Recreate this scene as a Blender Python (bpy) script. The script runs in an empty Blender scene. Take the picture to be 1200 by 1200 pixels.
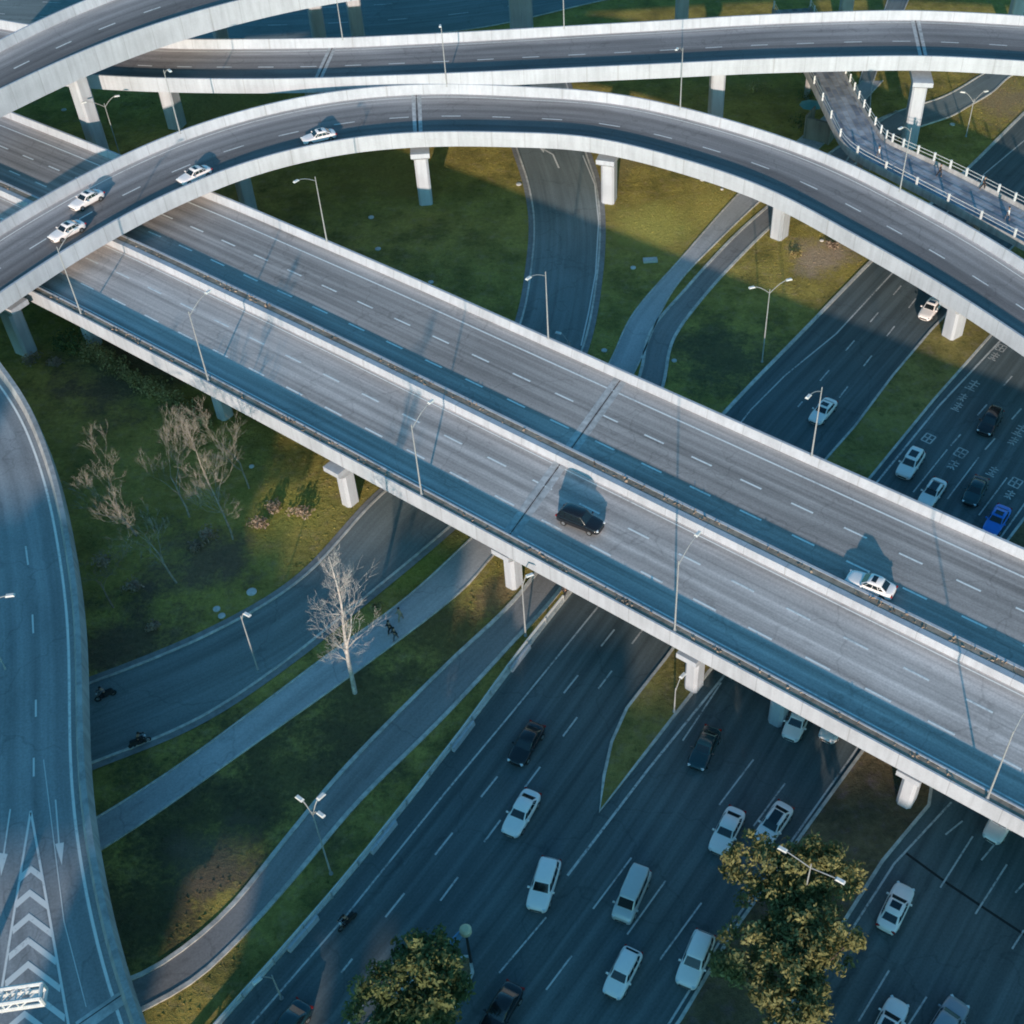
import bpy, math, random
import numpy as np
from mathutils import Vector, Matrix
random.seed(7); rng = np.random.default_rng(7)
scene = bpy.context.scene
col = scene.collection
R = math.radians
S2 = math.sqrt(0.5)

# ------------------------------------------------------------------ camera
CAM_H, FOC, PPX = 85.0, 1468.0, 713.0      # metres, pixels (1200 px frame), principal point x
cd = bpy.data.cameras.new('camera'); cam = bpy.data.objects.new('camera', cd); col.objects.link(cam)
cam.location = (0, 0, CAM_H); cam.rotation_euler = (R(45), 0, 0)
cd.sensor_width = 36; cd.lens = 36 * FOC / 1200; cd.shift_x = -(PPX - 600) / 1200
cd.clip_start = 1; cd.clip_end = 4000
scene.camera = cam
scene.render.resolution_x = scene.render.resolution_y = 1024
scene.view_settings.view_transform = 'Standard'; scene.view_settings.look = 'None'
scene.cycles.filter_width = 1.9
scene.view_settings.exposure = 0; scene.view_settings.gamma = 1

def P(px, py, z=0.0):
    """survey point: photo pixel on the horizontal level z -> metres"""
    u = (px - PPX) / FOC; v = (py - 600) / FOC
    t = (CAM_H - z) / (S2 + v * S2)
    return Vector((t * u, t * (S2 - v * S2), z))

# ------------------------------------------------------------------ light
SUN_EL, SUN_AZ = 12.5, 3.0        # shadows run away from the camera, drifting 3 degrees to +x
to_sun = Vector((-math.sin(R(SUN_AZ)) * math.cos(R(SUN_EL)), -math.cos(R(SUN_AZ)) * math.cos(R(SUN_EL)), math.sin(R(SUN_EL))))
sl = bpy.data.lights.new('sun', 'SUN'); so = bpy.data.objects.new('sun', sl); col.objects.link(so)
sl.energy = 5.0; sl.angle = R(0.7); sl.color = (1.0, 0.80, 0.66)
so.rotation_euler = to_sun.to_track_quat('Z', 'Y').to_euler(); so.location = (0, -200, 200)
w = bpy.data.worlds.new('World'); scene.world = w; w.use_nodes = True
nt = w.node_tree; nt.nodes.clear()
sky = nt.nodes.new('ShaderNodeTexSky'); sky.sky_type = 'NISHITA'; sky.sun_disc = False
sky.sun_elevation = R(SUN_EL); sky.sun_rotation = R(180 + SUN_AZ)
tint = nt.nodes.new('ShaderNodeMix'); tint.data_type = 'RGBA'; tint.blend_type = 'MULTIPLY'; tint.inputs[0].default_value = 1
tint.inputs[7].default_value = (0.40, 1.10, 1.40, 1)
bg = nt.nodes.new('ShaderNodeBackground'); bg.inputs[1].default_value = 0.15
wo = nt.nodes.new('ShaderNodeOutputWorld')
nt.links.new(sky.outputs[0], tint.inputs[6]); nt.links.new(tint.outputs[2], bg.inputs[0]); nt.links.new(bg.outputs[0], wo.inputs[0])

# ------------------------------------------------------------------ materials
class NM:
    def __init__(s, name, rough=0.8):
        s.m = bpy.data.materials.new(name); s.m.use_nodes = True
        s.t = s.m.node_tree; s.b = s.t.nodes['Principled BSDF']; s.b.inputs['Roughness'].default_value = rough
        s.b.inputs['Specular IOR Level'].default_value = 0.25
    def n(s, k, **a):
        o = s.t.nodes.new(k)
        for q, v in a.items(): setattr(o, q, v)
        return o
    def l(s, a, b): s.t.links.new(a, b)
    def noise(s, vec, scale, detail=4, rough=0.55, mscale=None):
        if mscale:
            mp = s.n('ShaderNodeMapping'); mp.inputs['Scale'].default_value = mscale; s.l(vec, mp.inputs[0]); vec = mp.outputs[0]
        o = s.n('ShaderNodeTexNoise'); o.inputs['Scale'].default_value = scale; o.inputs['Detail'].default_value = detail
        o.inputs['Roughness'].default_value = rough; s.l(vec, o.inputs['Vector']); return o.outputs[0]
    def ramp(s, fac, stops):
        o = s.n('ShaderNodeValToRGB'); e = o.color_ramp.elements
        while len(e) < len(stops): e.new(0.5)
        for q, (p, c) in zip(e, stops):
            q.position = p; q.color = tuple(c) + (1,) if len(c) == 3 else c
        s.l(fac, o.inputs[0]); return o.outputs[0]
    def mix(s, fac, a, b, mode='MIX'):
        o = s.n('ShaderNodeMix', data_type='RGBA', blend_type=mode)
        for i, v in ((0, fac), (6, a), (7, b)):
            if isinstance(v, (int, float)): o.inputs[i].default_value = v
            elif isinstance(v, tuple): o.inputs[i].default_value = v + (1,)
            else: s.l(v, o.inputs[i])
        return o.outputs[2]
    def math(s, op, a, b=0.0):
        o = s.n('ShaderNodeMath', operation=op)
        for i, v in ((0, a), (1, b)):
            if isinstance(v, (int, float)): o.inputs[i].default_value = v
            else: s.l(v, o.inputs[i])
        return o.outputs[0]
    def base(s, c):
        if isinstance(c, tuple): s.b.inputs['Base Color'].default_value = c + (1,)
        else: s.l(c, s.b.inputs['Base Color'])
    def bump(s, h, strength=0.3, dist=0.1):
        o = s.n('ShaderNodeBump'); o.inputs['Strength'].default_value = strength; o.inputs['Distance'].default_value = dist
        s.l(h, o.inputs['Height']); s.l(o.outputs[0], s.b.inputs['Normal'])
    def obj(s): return s.n('ShaderNodeTexCoord').outputs['Object']
    def geo(s): return s.n('ShaderNodeNewGeometry').outputs['Position']
    def uv(s): return s.n('ShaderNodeTexCoord').outputs['UV']
g3 = lambda v: (v, v, v)

def m_asphalt(name, c, streak=0.35, tint=(1.0, 0.97, 0.97), lane=0, phase=0.0, dust_shade=0, split=0):
    m = NM(name, 0.85); uv = m.uv(); pos = m.geo()
    st = m.noise(uv, 1.0, 5, 0.6, (0.018, 1.7, 1)); st2 = m.noise(uv, 1.0, 3, 0.5, (0.09, 0.55, 1))
    big = m.noise(pos, 0.055, 4); fine = m.noise(pos, 6.0, 3, 0.7)
    a = m.ramp(st, [(0.25, g3(1 - streak)), (0.75, g3(1 + streak * 0.6))])
    b = m.ramp(st2, [(0.3, g3(0.84)), (0.7, g3(1.1))]); cc = m.ramp(big, [(0.3, g3(0.86)), (0.7, g3(1.12))]); d = m.ramp(fine, [(0.25, g3(0.8)), (0.75, g3(1.18))])
    base = tuple(c * t for t in tint)
    x = m.mix(1.0, base, a, 'MULTIPLY'); x = m.mix(1.0, x, b, 'MULTIPLY'); x = m.mix(1.0, x, cc, 'MULTIPLY'); x = m.mix(1.0, x, d, 'MULTIPLY')
    if lane:     # wheel tracks: two darker bands a lane
        sp = m.n('ShaderNodeSeparateXYZ'); m.l(uv, sp.inputs[0])
        q = m.math('MULTIPLY', m.math('SUBTRACT', sp.outputs[1], phase), 4 * math.pi / lane)
        cs = m.math('COSINE', q)
        f = m.math('ADD', m.math('MULTIPLY', cs, 0.08), 0.93)
        x = m.mix(1.0, x, m.n('ShaderNodeCombineColor').outputs[0], 'MULTIPLY') if False else m.mix(1.0, x, m.ramp(f, [(0.8, g3(0.8)), (1.0, g3(1.05))]), 'MULTIPLY')
    oil = m.noise(uv, 1.0, 4, .65, (.35, 1.1, 1)); x = m.mix(1.0, x, m.ramp(oil, [(.24, g3(.72)), (.40, g3(1.0))]), 'MULTIPLY')
    if split:    # the far carriageway was surfaced with a darker stone
        sp3 = m.n('ShaderNodeSeparateXYZ'); m.l(uv, sp3.inputs[0])
        x = m.mix(1.0, x, m.ramp(m.math('DIVIDE', sp3.outputs[1], split), [(0.0, g3(1.0)), (.12, g3(.92)), (.25, g3(1.08)), (.49, g3(1.1)), (.51, g3(.78)), (.7, g3(.70)), (.88, g3(.74)), (.97, g3(1.05))]), 'MULTIPLY')
    if dust_shade:     # uv.y runs across: dusty pale kerb edges, parapet shade painted into near half, lit far half
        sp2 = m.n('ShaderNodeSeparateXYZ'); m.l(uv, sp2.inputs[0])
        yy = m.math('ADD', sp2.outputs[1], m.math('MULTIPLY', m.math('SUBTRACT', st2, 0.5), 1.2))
        ff = m.math('DIVIDE', yy, dust_shade)
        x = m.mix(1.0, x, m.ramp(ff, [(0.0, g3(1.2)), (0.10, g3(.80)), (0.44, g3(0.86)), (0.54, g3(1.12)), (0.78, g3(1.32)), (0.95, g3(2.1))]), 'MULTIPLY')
    # patched cracks and seams
    vo = m.n('ShaderNodeTexVoronoi', feature='DISTANCE_TO_EDGE'); vo.inputs['Scale'].default_value = 0.09
    wob = m.n('ShaderNodeVectorMath', operation='ADD'); m.l(pos, wob.inputs[0])
    nz = m.n('ShaderNodeTexNoise'); nz.inputs['Scale'].default_value = 0.3; m.l(pos, nz.inputs['Vector'])
    sc = m.n('ShaderNodeVectorMath', operation='SCALE'); sc.inputs[3].default_value = 6; m.l(nz.outputs[1], sc.inputs[0]); m.l(sc.outputs[0], wob.inputs[1])
    m.l(wob.outputs[0], vo.inputs['Vector'])
    cr = m.ramp(vo.outputs[0], [(0.0, g3(0.8)), (0.012, g3(1))]); x = m.mix(1.0, x, cr, 'MULTIPLY')
    m.base(x); m.bump(fine, 0.25, 0.02); return m.m

def m_concrete(name, c, dirt=0.25, tint=(1, 0.985, 0.97), rough=0.85, panel=0):
    m = NM(name, rough); pos = m.geo()
    big = m.noise(pos, 0.25, 5); drip = m.noise(pos, 1.0, 4, 0.6, (1.8, 1.8, 0.18)); fine = m.noise(pos, 9, 3, 0.7)
    x = m.mix(1.0, tuple(c * t for t in tint), m.ramp(big, [(0.3, g3(1 - dirt)), (0.65, g3(1.05))]), 'MULTIPLY')
    x = m.mix(1.0, x, m.ramp(drip, [(0.3, g3(1 - dirt)), (0.6, g3(1.04))]), 'MULTIPLY')
    x = m.mix(1.0, x, m.ramp(fine, [(0.3, g3(0.92)), (0.7, g3(1.06))]), 'MULTIPLY')
    if panel:    # casting joints and the soot that runs from them
        sp = m.n('ShaderNodeSeparateXYZ'); m.l(m.uv(), sp.inputs[0])
        fr = m.math('ABSOLUTE', m.math('SUBTRACT', m.math('FRACT', m.math('ADD', m.math('DIVIDE', sp.outputs[0], panel), .5)), .5))
        no = m.math('GREATER_THAN', sp.outputs[0], .01)
        j = m.math('MULTIPLY', m.math('LESS_THAN', fr, .009), no)
        x = m.mix(m.math('MULTIPLY', j, .32), x, (.12, .12, .12))
        soot = m.math('MULTIPLY', m.ramp(fr, [(0.0, g3(1)), (.06, g3(0))]), m.ramp(m.noise(m.uv(), 1.0, 3, .6, (.6, .02, 1)), [(.5, g3(0)), (.7, g3(.32))]))
        x = m.mix(m.math('MULTIPLY', soot, no), x, (.24, .22, .2))
    m.base(x); m.bump(fine, 0.2, 0.02); return m.m

def m_marking(name, c, under, wear=0.5):
    m = NM(name, 0.8); pos = m.geo()
    f = m.noise(pos, 3.5, 5, 0.7); f2 = m.noise(pos, 0.35, 3)
    s = m.math('ADD', f, m.math('MULTIPLY', m.math('SUBTRACT', f2, 0.5), 0.6))
    k = m.ramp(s, [(wear - 0.16, g3(0)), (wear + 0.1, g3(1))])
    m.base(m.mix(k, g3(under), (c, c * 0.99, c * 0.96))); return m.m

def m_plain(name, c, rough=0.5, metal=0.0, coat=0.0, spec=0.5, vary=0.12):
    m = NM(name, rough); m.b.inputs['Metallic'].default_value = metal; m.b.inputs['Specular IOR Level'].default_value = spec
    m.b.inputs['Coat Weight'].default_value = coat; m.b.inputs['Coat Roughness'].default_value = 0.06
    n = m.noise(m.obj(), 3.0, 3)
    m.base(m.mix(1.0, c, m.ramp(n, [(0.3, g3(1 - vary)), (0.7, g3(1 + vary * 0.4))]), 'MULTIPLY')); return m.m

def m_paving(name):
    m = NM(name, 0.8); uv = m.uv(); pos = m.geo()
    br = m.n('ShaderNodeTexBrick'); br.inputs['Scale'].default_value = 1.0; br.inputs['Brick Width'].default_value = 1.5; br.inputs['Row Height'].default_value = 0.75
    br.inputs['Color1'].default_value = (0.33, 0.37, 0.43, 1); br.inputs['Color2'].default_value = (0.10, 0.13, 0.19, 1); br.inputs['Mortar'].default_value = (0.30, 0.29, 0.28, 1)
    br.inputs['Mortar Size'].default_value = 0.05; br.inputs['Bias'].default_value = -0.25; m.l(uv, br.inputs['Vector'])
    n = m.noise(pos, 0.7, 4)
    m.base(m.mix(1.0, br.outputs[0], m.ramp(n, [(0.3, g3(0.7)), (0.7, g3(1.2))]), 'MULTIPLY')); return m.m

def m_grass(name, spots=True, mul=(1.0, 1.0, 1.0)):
    m = NM(name, 0.95); pos = m.geo(); m.b.inputs['Specular IOR Level'].default_value = 0.05
    a = m.noise(pos, 0.035, 5); b = m.noise(pos, 0.22, 5, 0.65); f = m.noise(pos, 2.2, 4, 0.75); vf = m.noise(pos, 9, 3, 0.8)
    x = m.ramp(a, [(0.30, (0.115, 0.112, 0.032)), (0.5, (0.165, 0.145, 0.036)), (0.72, (0.23, 0.185, 0.045))])
    x = m.mix(m.ramp(b, [(0.42, g3(0)), (0.60, g3(0.8))]), x, (0.28, 0.235, 0.055))
    c2 = m.noise(pos, 0.75, 5, 0.7); x = m.mix(m.ramp(c2, [(0.52, g3(0)), (0.68, g3(0.6))]), x, (0.24, 0.19, 0.085)); x = m.mix(m.ramp(c2, [(0.30, g3(0.7)), (0.44, g3(0))]), x, (0.075, 0.085, 0.025))
    x = m.mix(m.ramp(b, [(0.26, g3(0.7)), (0.42, g3(0))]), x, (0.09, 0.09, 0.03))
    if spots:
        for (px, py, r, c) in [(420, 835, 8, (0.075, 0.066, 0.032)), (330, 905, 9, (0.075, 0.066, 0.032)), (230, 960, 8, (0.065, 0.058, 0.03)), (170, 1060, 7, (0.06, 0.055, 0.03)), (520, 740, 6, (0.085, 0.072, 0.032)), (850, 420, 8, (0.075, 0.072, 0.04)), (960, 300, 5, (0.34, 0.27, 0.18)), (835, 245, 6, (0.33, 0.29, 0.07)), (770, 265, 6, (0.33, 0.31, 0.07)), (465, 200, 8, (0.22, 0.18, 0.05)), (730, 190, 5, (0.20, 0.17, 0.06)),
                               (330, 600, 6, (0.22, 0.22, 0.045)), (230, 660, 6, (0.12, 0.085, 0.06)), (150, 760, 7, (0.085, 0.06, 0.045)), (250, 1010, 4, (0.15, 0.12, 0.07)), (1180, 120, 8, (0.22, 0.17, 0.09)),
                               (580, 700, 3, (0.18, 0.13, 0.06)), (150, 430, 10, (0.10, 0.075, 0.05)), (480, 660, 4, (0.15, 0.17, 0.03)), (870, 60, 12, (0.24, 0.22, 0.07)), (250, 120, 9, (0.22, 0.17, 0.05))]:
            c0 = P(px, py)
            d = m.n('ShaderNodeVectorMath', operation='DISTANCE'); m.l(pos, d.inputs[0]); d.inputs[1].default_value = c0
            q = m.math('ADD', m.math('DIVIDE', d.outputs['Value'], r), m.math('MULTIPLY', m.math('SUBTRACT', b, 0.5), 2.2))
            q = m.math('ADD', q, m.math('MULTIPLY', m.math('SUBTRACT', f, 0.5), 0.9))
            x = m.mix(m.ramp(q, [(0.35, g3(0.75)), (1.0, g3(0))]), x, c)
    x = m.mix(1.0, x, m.ramp(f, [(0.25, g3(0.72)), (0.75, g3(1.25))]), 'MULTIPLY')
    x = m.mix(1.0, x, m.ramp(vf, [(0.25, g3(0.75)), (0.75, g3(1.3))]), 'MULTIPLY')
    x = m.mix(1.0, x, mul, 'MULTIPLY')
    m.base(x); m.bump(m.math('ADD', f, m.math('MULTIPLY', vf, 0.5)), 0.9, 0.35); return m.m

def m_foliage(name, dark, light, scale=0.9):
    m = NM(name, 0.75); pos = m.geo(); m.b.inputs['Specular IOR Level'].default_value = 0.15
    a = m.noise(pos, scale, 3, 0.6); b = m.noise(pos, 7, 2)
    x = m.ramp(a, [(0.32, dark), (0.66, light)]); x = m.mix(1.0, x, m.ramp(b, [(0.25, g3(0.65)), (0.75, g3(1.35))]), 'MULTIPLY')
    m.base(x)
    tr = m.n('ShaderNodeBsdfTranslucent'); m.l(x, tr.inputs[0]); ms = m.n('ShaderNodeMixShader'); ms.inputs[0].default_value = 0.2
    out = [q for q in m.t.nodes if q.type == 'OUTPUT_MATERIAL'][0]
    m.l(m.b.outputs[0], ms.inputs[1]); m.l(tr.outputs[0], ms.inputs[2]); m.l(ms.outputs[0], out.inputs[0]); return m.m

def m_bark(name, c, c2):
    m = NM(name, 0.9); n = m.noise(m.geo(), 2.5, 4, 0.7); m.base(m.ramp(n, [(0.35, c2), (0.6, c)])); return m.m

M = dict(
    deck=m_asphalt('deck_asphalt', 0.55, 0.45, (1.06, .95, .90), lane=3.45, phase=1.2, split=25.0),
    ramp=m_asphalt('ramp_asphalt', 0.245, 0.30, (1.04, .96, .95), lane=3.6, phase=0.9, dust_shade=11.5), wide=m_asphalt('wide_ramp_asphalt', 0.35, 0.2, (.95, .97, 1.0), lane=3.6, phase=1.0),
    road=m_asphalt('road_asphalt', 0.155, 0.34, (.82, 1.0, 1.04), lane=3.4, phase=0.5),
    lane=m_asphalt('side_road_asphalt', 0.25, 0.28, (.85, .98, .98)),
    path=m_asphalt('path_asphalt', 0.46, 0.15, (1, .99, 1)),
    track=m_asphalt('track_asphalt', 0.27, 0.2, (1, .98, .97)),
    white=m_concrete('painted_concrete', 0.52, 0.12, (.95, 1.0, 1.09), panel=4.0),
    conc=m_concrete('plain_concrete', 0.45, 0.3),
    dusty=m_concrete('dusty_concrete', 0.62, 0.35, (1, .98, .97)),
    kerb=m_concrete('kerb_stone', 0.66, 0.35, (1, .97, .90)),
    gutter=m_concrete('gutter_concrete', 0.28, 0.25),
    soil=m_concrete('planter_soil', 0.36, 0.4, (1, 0.84, 0.68)),
    mark=m_marking('worn_white_paint', 0.88, 0.5, 0.38), markg=m_marking('road_white_paint', 0.60, 0.12, 0.42), markbright=m_marking('fresh_white_paint', 0.75, 0.3, 0.3),
    grass=m_grass('grass', True, (1.75, 1.66, 1.95)), verge=m_grass('verge_grass', False, (1.45, 1.38, 1.9)), medsoil=m_grass('median_soil', False, (1.0, .88, 2.1)), paving=m_paving('footbridge_paving'),
    glass=m_plain('car_glass', (0.012, 0.018, 0.022), 0.06, spec=0.8, vary=0), rubber=m_plain('rubber', (0.02, 0.02, 0.02), 0.8), rim=m_plain('alloy', (0.5, 0.5, 0.5), 0.35, 0.8),
    white_car=m_plain('white_car_paint', (1.0, 0.90, 0.86), 0.3, coat=0.6, vary=0.03), black_car=m_plain('black_car_paint', (0.012, 0.012, 0.014), 0.25, coat=0.7, vary=0.05),
    blue_car=m_plain('blue_car_paint', (0.02, 0.20, 0.72), 0.3, coat=0.6, vary=0.03), tan_car=m_plain('silver_car_paint', (0.62, 0.60, 0.58), 0.35, 0.2, coat=0.5, vary=0.03), grey_car=m_plain('grey_car_paint', (0.30, 0.34, 0.38), 0.35, 0.2, coat=0.5, vary=0.03),
    steel_car=m_plain('steel_blue_car_paint', (0.08, 0.26, 0.42), 0.3, coat=0.5, vary=0.03), teal_car=m_plain('dark_teal_car_paint', (0.015, 0.05, 0.06), 0.25, coat=0.7, vary=0.05),
    lampglass=m_plain('headlight_glass', (0.75, 0.78, 0.8), 0.15, vary=0), red=m_plain('tail_light_red', (0.35, 0.015, 0.01), 0.25, vary=0), plastic=m_plain('black_plastic', (0.03, 0.03, 0.032), 0.6),
    lamp=m_plain('weathered_lamp_paint', (0.36, 0.37, 0.37), 0.6), steel=m_plain('galvanised_steel', (0.45, 0.46, 0.46), 0.5, 0.3), paint=m_plain('white_metal_paint', (0.72, 0.73, 0.72), 0.5), dark=m_plain('dark_gap', (0.02, 0.02, 0.02), 0.9),
    bark=m_bark('pale_bark', (0.40, 0.34, 0.28), (0.22, 0.18, 0.15)), birch=m_bark('white_bark', (0.62, 0.57, 0.53), (0.34, 0.30, 0.27)), twig=m_bark('brown_twigs', (0.34, 0.25, 0.19), (0.16, 0.11, 0.085)), trunk=m_bark('dark_bark', (0.16, 0.12, 0.09), (0.07, 0.05, 0.04)),
    olive=m_foliage('olive_leaves', (0.095, 0.095, 0.03), (0.31, 0.295, 0.125)), green=m_foliage('green_leaves', (0.08, 0.10, 0.035), (0.20, 0.22, 0.09)), hedge=m_foliage('hedge_leaves', (0.20, 0.175, 0.07), (0.55, 0.42, 0.19), 0.5), dry=m_foliage('dry_leaves', (0.24, 0.17, 0.13), (0.50, 0.38, 0.28), 0.7),
    disc=m_concrete('pale_lid', 0.62, 0.2), wall=m_concrete('shadow_building_render', 0.4, 0.2), skin=m_plain('skin', (0.45, 0.27, 0.18), 0.6), hair=m_plain('black_hair', (0.015, 0.012, 0.01), 0.7), cloth_black=m_plain('black_cloth', (0.02, 0.02, 0.024), 0.9), cloth_grey=m_plain('grey_cloth', (0.12, 0.12, 0.14), 0.9), cloth_tan=m_plain('tan_cloth', (0.38, 0.30, 0.22), 0.9), cloth_white=m_plain('white_cloth', (0.7, 0.7, 0.7), 0.9),
    teal=m_plain('teal_canvas', (0.12, 0.36, 0.38), 0.7), cream=m_plain('cream_plastic', (0.75, 0.62, 0.40), 0.5), signblue=m_plain('sign_blue', (0.16, 0.36, 0.60), 0.5), tan=m_concrete('tan_steps', 0.36, 0.3, (1, .86, .70)))

# ------------------------------------------------------------------ mesh helpers
class MB:
    def __init__(s): s.v = []; s.f = []; s.m = []; s.uv = {}
    def add(s, vs, fs, mi=0, uvs=None):
        k = len(s.v); s.v += [tuple(x) for x in vs]
        for i, f in enumerate(fs):
            s.f.append([k + j for j in f]); s.m.append(mi)
            if uvs: s.uv[len(s.f) - 1] = [uvs[j] for j in f]
    def box(s, c, sz, rot=0.0, mi=0, taper=1.0):
        c = Vector(c); ca, sa = math.cos(rot), math.sin(rot); vs = []
        for z in (-1, 1):
            t = taper if z > 0 else 1
            for x, y in ((-1, -1), (1, -1), (1, 1), (-1, 1)):
                a, b = x * sz[0] / 2 * t, y * sz[1] / 2 * t
                vs.append((c.x + a * ca - b * sa, c.y + a * sa + b * ca, c.z + z * sz[2] / 2))
        s.add(vs, [(3, 2, 1, 0), (4, 5, 6, 7), (0, 1, 5, 4), (1, 2, 6, 5), (2, 3, 7, 6), (3, 0, 4, 7)], mi)
    def tube(s, pts, rad, n=6, mi=0, cap=True):
        pts = [Vector(p) for p in pts]; rad = rad if isinstance(rad, (list, tuple)) else [rad] * len(pts)
        k = len(s.v); up = Vector((0, 0, 1)); prev = None
        for i, p in enumerate(pts):
            t = (pts[min(i + 1, len(pts) - 1)] - pts[max(i - 1, 0)]).normalized()
            a = prev if prev else (Vector((1, 0, 0)) if abs(t.z) > 0.9 else up)
            x = (a - t * a.dot(t)).normalized(); y = t.cross(x); prev = x
            for j in range(n):
                q = 2 * math.pi * j / n; s.v.append(tuple(p + (x * math.cos(q) + y * math.sin(q)) * rad[i]))
        for i in range(len(pts) - 1):
            for j in range(n):
                s.f.append([k + i * n + j, k + i * n + (j + 1) % n, k + (i + 1) * n + (j + 1) % n, k + (i + 1) * n + j]); s.m.append(mi)
        if cap:
            s.f.append([k + j for j in reversed(range(n))]); s.m.append(mi); s.f.append([k + (len(pts) - 1) * n + j for j in range(n)]); s.m.append(mi)
    def disc(s, c, r, h, n=14, mi=0, dome=0.0):
        c = Vector(c); vs = []
        for z, rr in ((0, r), (h, r), (h + dome, r * 0.6)):
            vs += [(c.x + rr * math.cos(2 * math.pi * j / n), c.y + rr * math.sin(2 * math.pi * j / n), c.z + z) for j in range(n)]
        fs = [[i * n + j, i * n + (j + 1) % n, (i + 1) * n + (j + 1) % n, (i + 1) * n + j] for i in range(2) for j in range(n)] + [[2 * n + j for j in range(n)]]
        s.add(vs, fs, mi)
    def build(s, name, mats, parent=None, smooth=False):
        me = bpy.data.meshes.new(name); me.from_pydata(s.v, [], s.f)
        mats = mats if isinstance(mats, (list, tuple)) else [mats]
        for q in mats: me.materials.append(M[q] if isinstance(q, str) else q)
        me.polygons.foreach_set('material_index', s.m)
        if smooth: me.polygons.foreach_set('use_smooth', [True] * len(s.f))
        if s.uv:
            ul = me.uv_layers.new(name='UVMap')
            for fi, us in s.uv.items():
                for li, u in zip(me.polygons[fi].loop_indices, us): ul.data[li].uv = u
        me.update()
        o = bpy.data.objects.new(name, me); col.objects.link(o)
        if parent is not None: o.parent = parent
        return o

def tag(o, label=None, cat=None, group=None, kind=None):
    if label: o['label'] = label
    if cat: o['category'] = cat
    if group: o['group'] = group
    if kind: o['kind'] = kind
    return o
def empty(name, loc=(0, 0, 0), rz=0.0, label=None, cat=None, group=None):
    o = bpy.data.objects.new(name, None); col.objects.link(o); o.location = loc; o.rotation_euler = (0, 0, rz); o.empty_display_size = 0.5
    return tag(o, label, cat, group)
def copy_tree(o, parent=None):
    c = o.copy(); col.objects.link(c); c.parent = parent
    for ch in o.children: copy_tree(ch, c)
    return c

def spline(pts, ds=1.5):
    p = [np.array(q, float) for q in pts]
    p = [2 * p[0] - p[1]] + p + [2 * p[-1] - p[-2]]; out = []
    for i in range(1, len(p) - 2):
        a, b, c, d = p[i - 1:i + 3]
        ta, tb, tc = [max(np.linalg.norm(v), 1e-6) ** 0.5 for v in (b - a, c - b, d - c)]
        m1 = tb * ((b - a) / ta - (c - a) / (ta + tb) + (c - b) / tb); m2 = tb * ((c - b) / tb - (d - b) / (tb + tc) + (d - c) / tc)
        n = max(2, int(np.linalg.norm(c - b) / 0.7))
        for k in range(n):
            t = k / n; out.append((2 * t**3 - 3 * t**2 + 1) * b + (t**3 - 2 * t**2 + t) * m1 + (-2 * t**3 + 3 * t**2) * c + (t**3 - t**2) * m2)
    out.append(p[-2]); out = np.array(out)
    L = np.concatenate([[0], np.cumsum(np.linalg.norm(np.diff(out[:, :2], axis=0), axis=1))])
    s = np.linspace(0, L[-1], max(2, int(round(L[-1] / ds)) + 1))
    return np.stack([np.interp(s, L, out[:, k]) for k in range(out.shape[1])], 1), s

class Path:
    """a line in plan with heights; n points to `side` (+1 left of travel, -1 right)"""
    def __init__(s, pts, side, ds=1.5, smooth=0):
        s.p, s.s = spline(pts, ds)
        for _ in range(smooth):
            s.p[1:-1] = 0.25 * s.p[:-2] + 0.5 * s.p[1:-1] + 0.25 * s.p[2:]
        t = np.gradient(s.p[:, :2], axis=0); t /= np.linalg.norm(t, axis=1)[:, None]
        s.t = t; s.n = np.stack([-t[:, 1], t[:, 0]], 1) * side; s.N = len(s.p)
    def width_to(s, far, default):
        """distance along n to the polyline `far`"""
        f, _ = spline(far, 1.0); w = np.full(s.N, np.nan); dz = np.full(s.N, np.nan)
        for i in range(s.N):
            r = f[:, :2] - s.p[i, :2]; along = r @ s.t[i]; ac = r @ s.n[i]
            ok = np.abs(along) < 1.2
            if ok.any():
                j = np.argmin(np.abs(along) + np.where(ac > 0, 0, 99)); w[i] = ac[j]; dz[i] = f[j, 2] - s.p[i, 2]
        idx = np.arange(s.N); good = ~np.isnan(w)
        if not good.any(): return np.full(s.N, default), np.zeros(s.N)
        w = np.interp(idx, idx[good], w[good]); dz = np.interp(idx, idx[good], dz[good])
        k = 15; ker = np.ones(k) / k
        sm = lambda a: np.convolve(np.pad(a, k // 2, mode='edge'), ker, 'valid')
        return sm(w), sm(dz)
    def at(s, i, n, z): return (s.p[i, 0] + s.n[i, 0] * n, s.p[i, 1] + s.n[i, 1] * n, z)
    def pose(s, ss, n=0.0):
        x = [np.interp(ss, s.s, s.p[:, k]) for k in range(3)]; nn = [np.interp(ss, s.s, s.n[:, k]) for k in range(2)]; tt = [np.interp(ss, s.s, s.t[:, k]) for k in range(2)]
        return Vector((x[0] + nn[0] * n, x[1] + nn[1] * n, x[2])), Vector((tt[0], tt[1], 0)).normalized(), Vector((nn[0], nn[1], 0)).normalized()
    def near_s(s, pt): return s.s[np.argmin(np.hypot(s.p[:, 0] - pt[0], s.p[:, 1] - pt[1]))]

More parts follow.
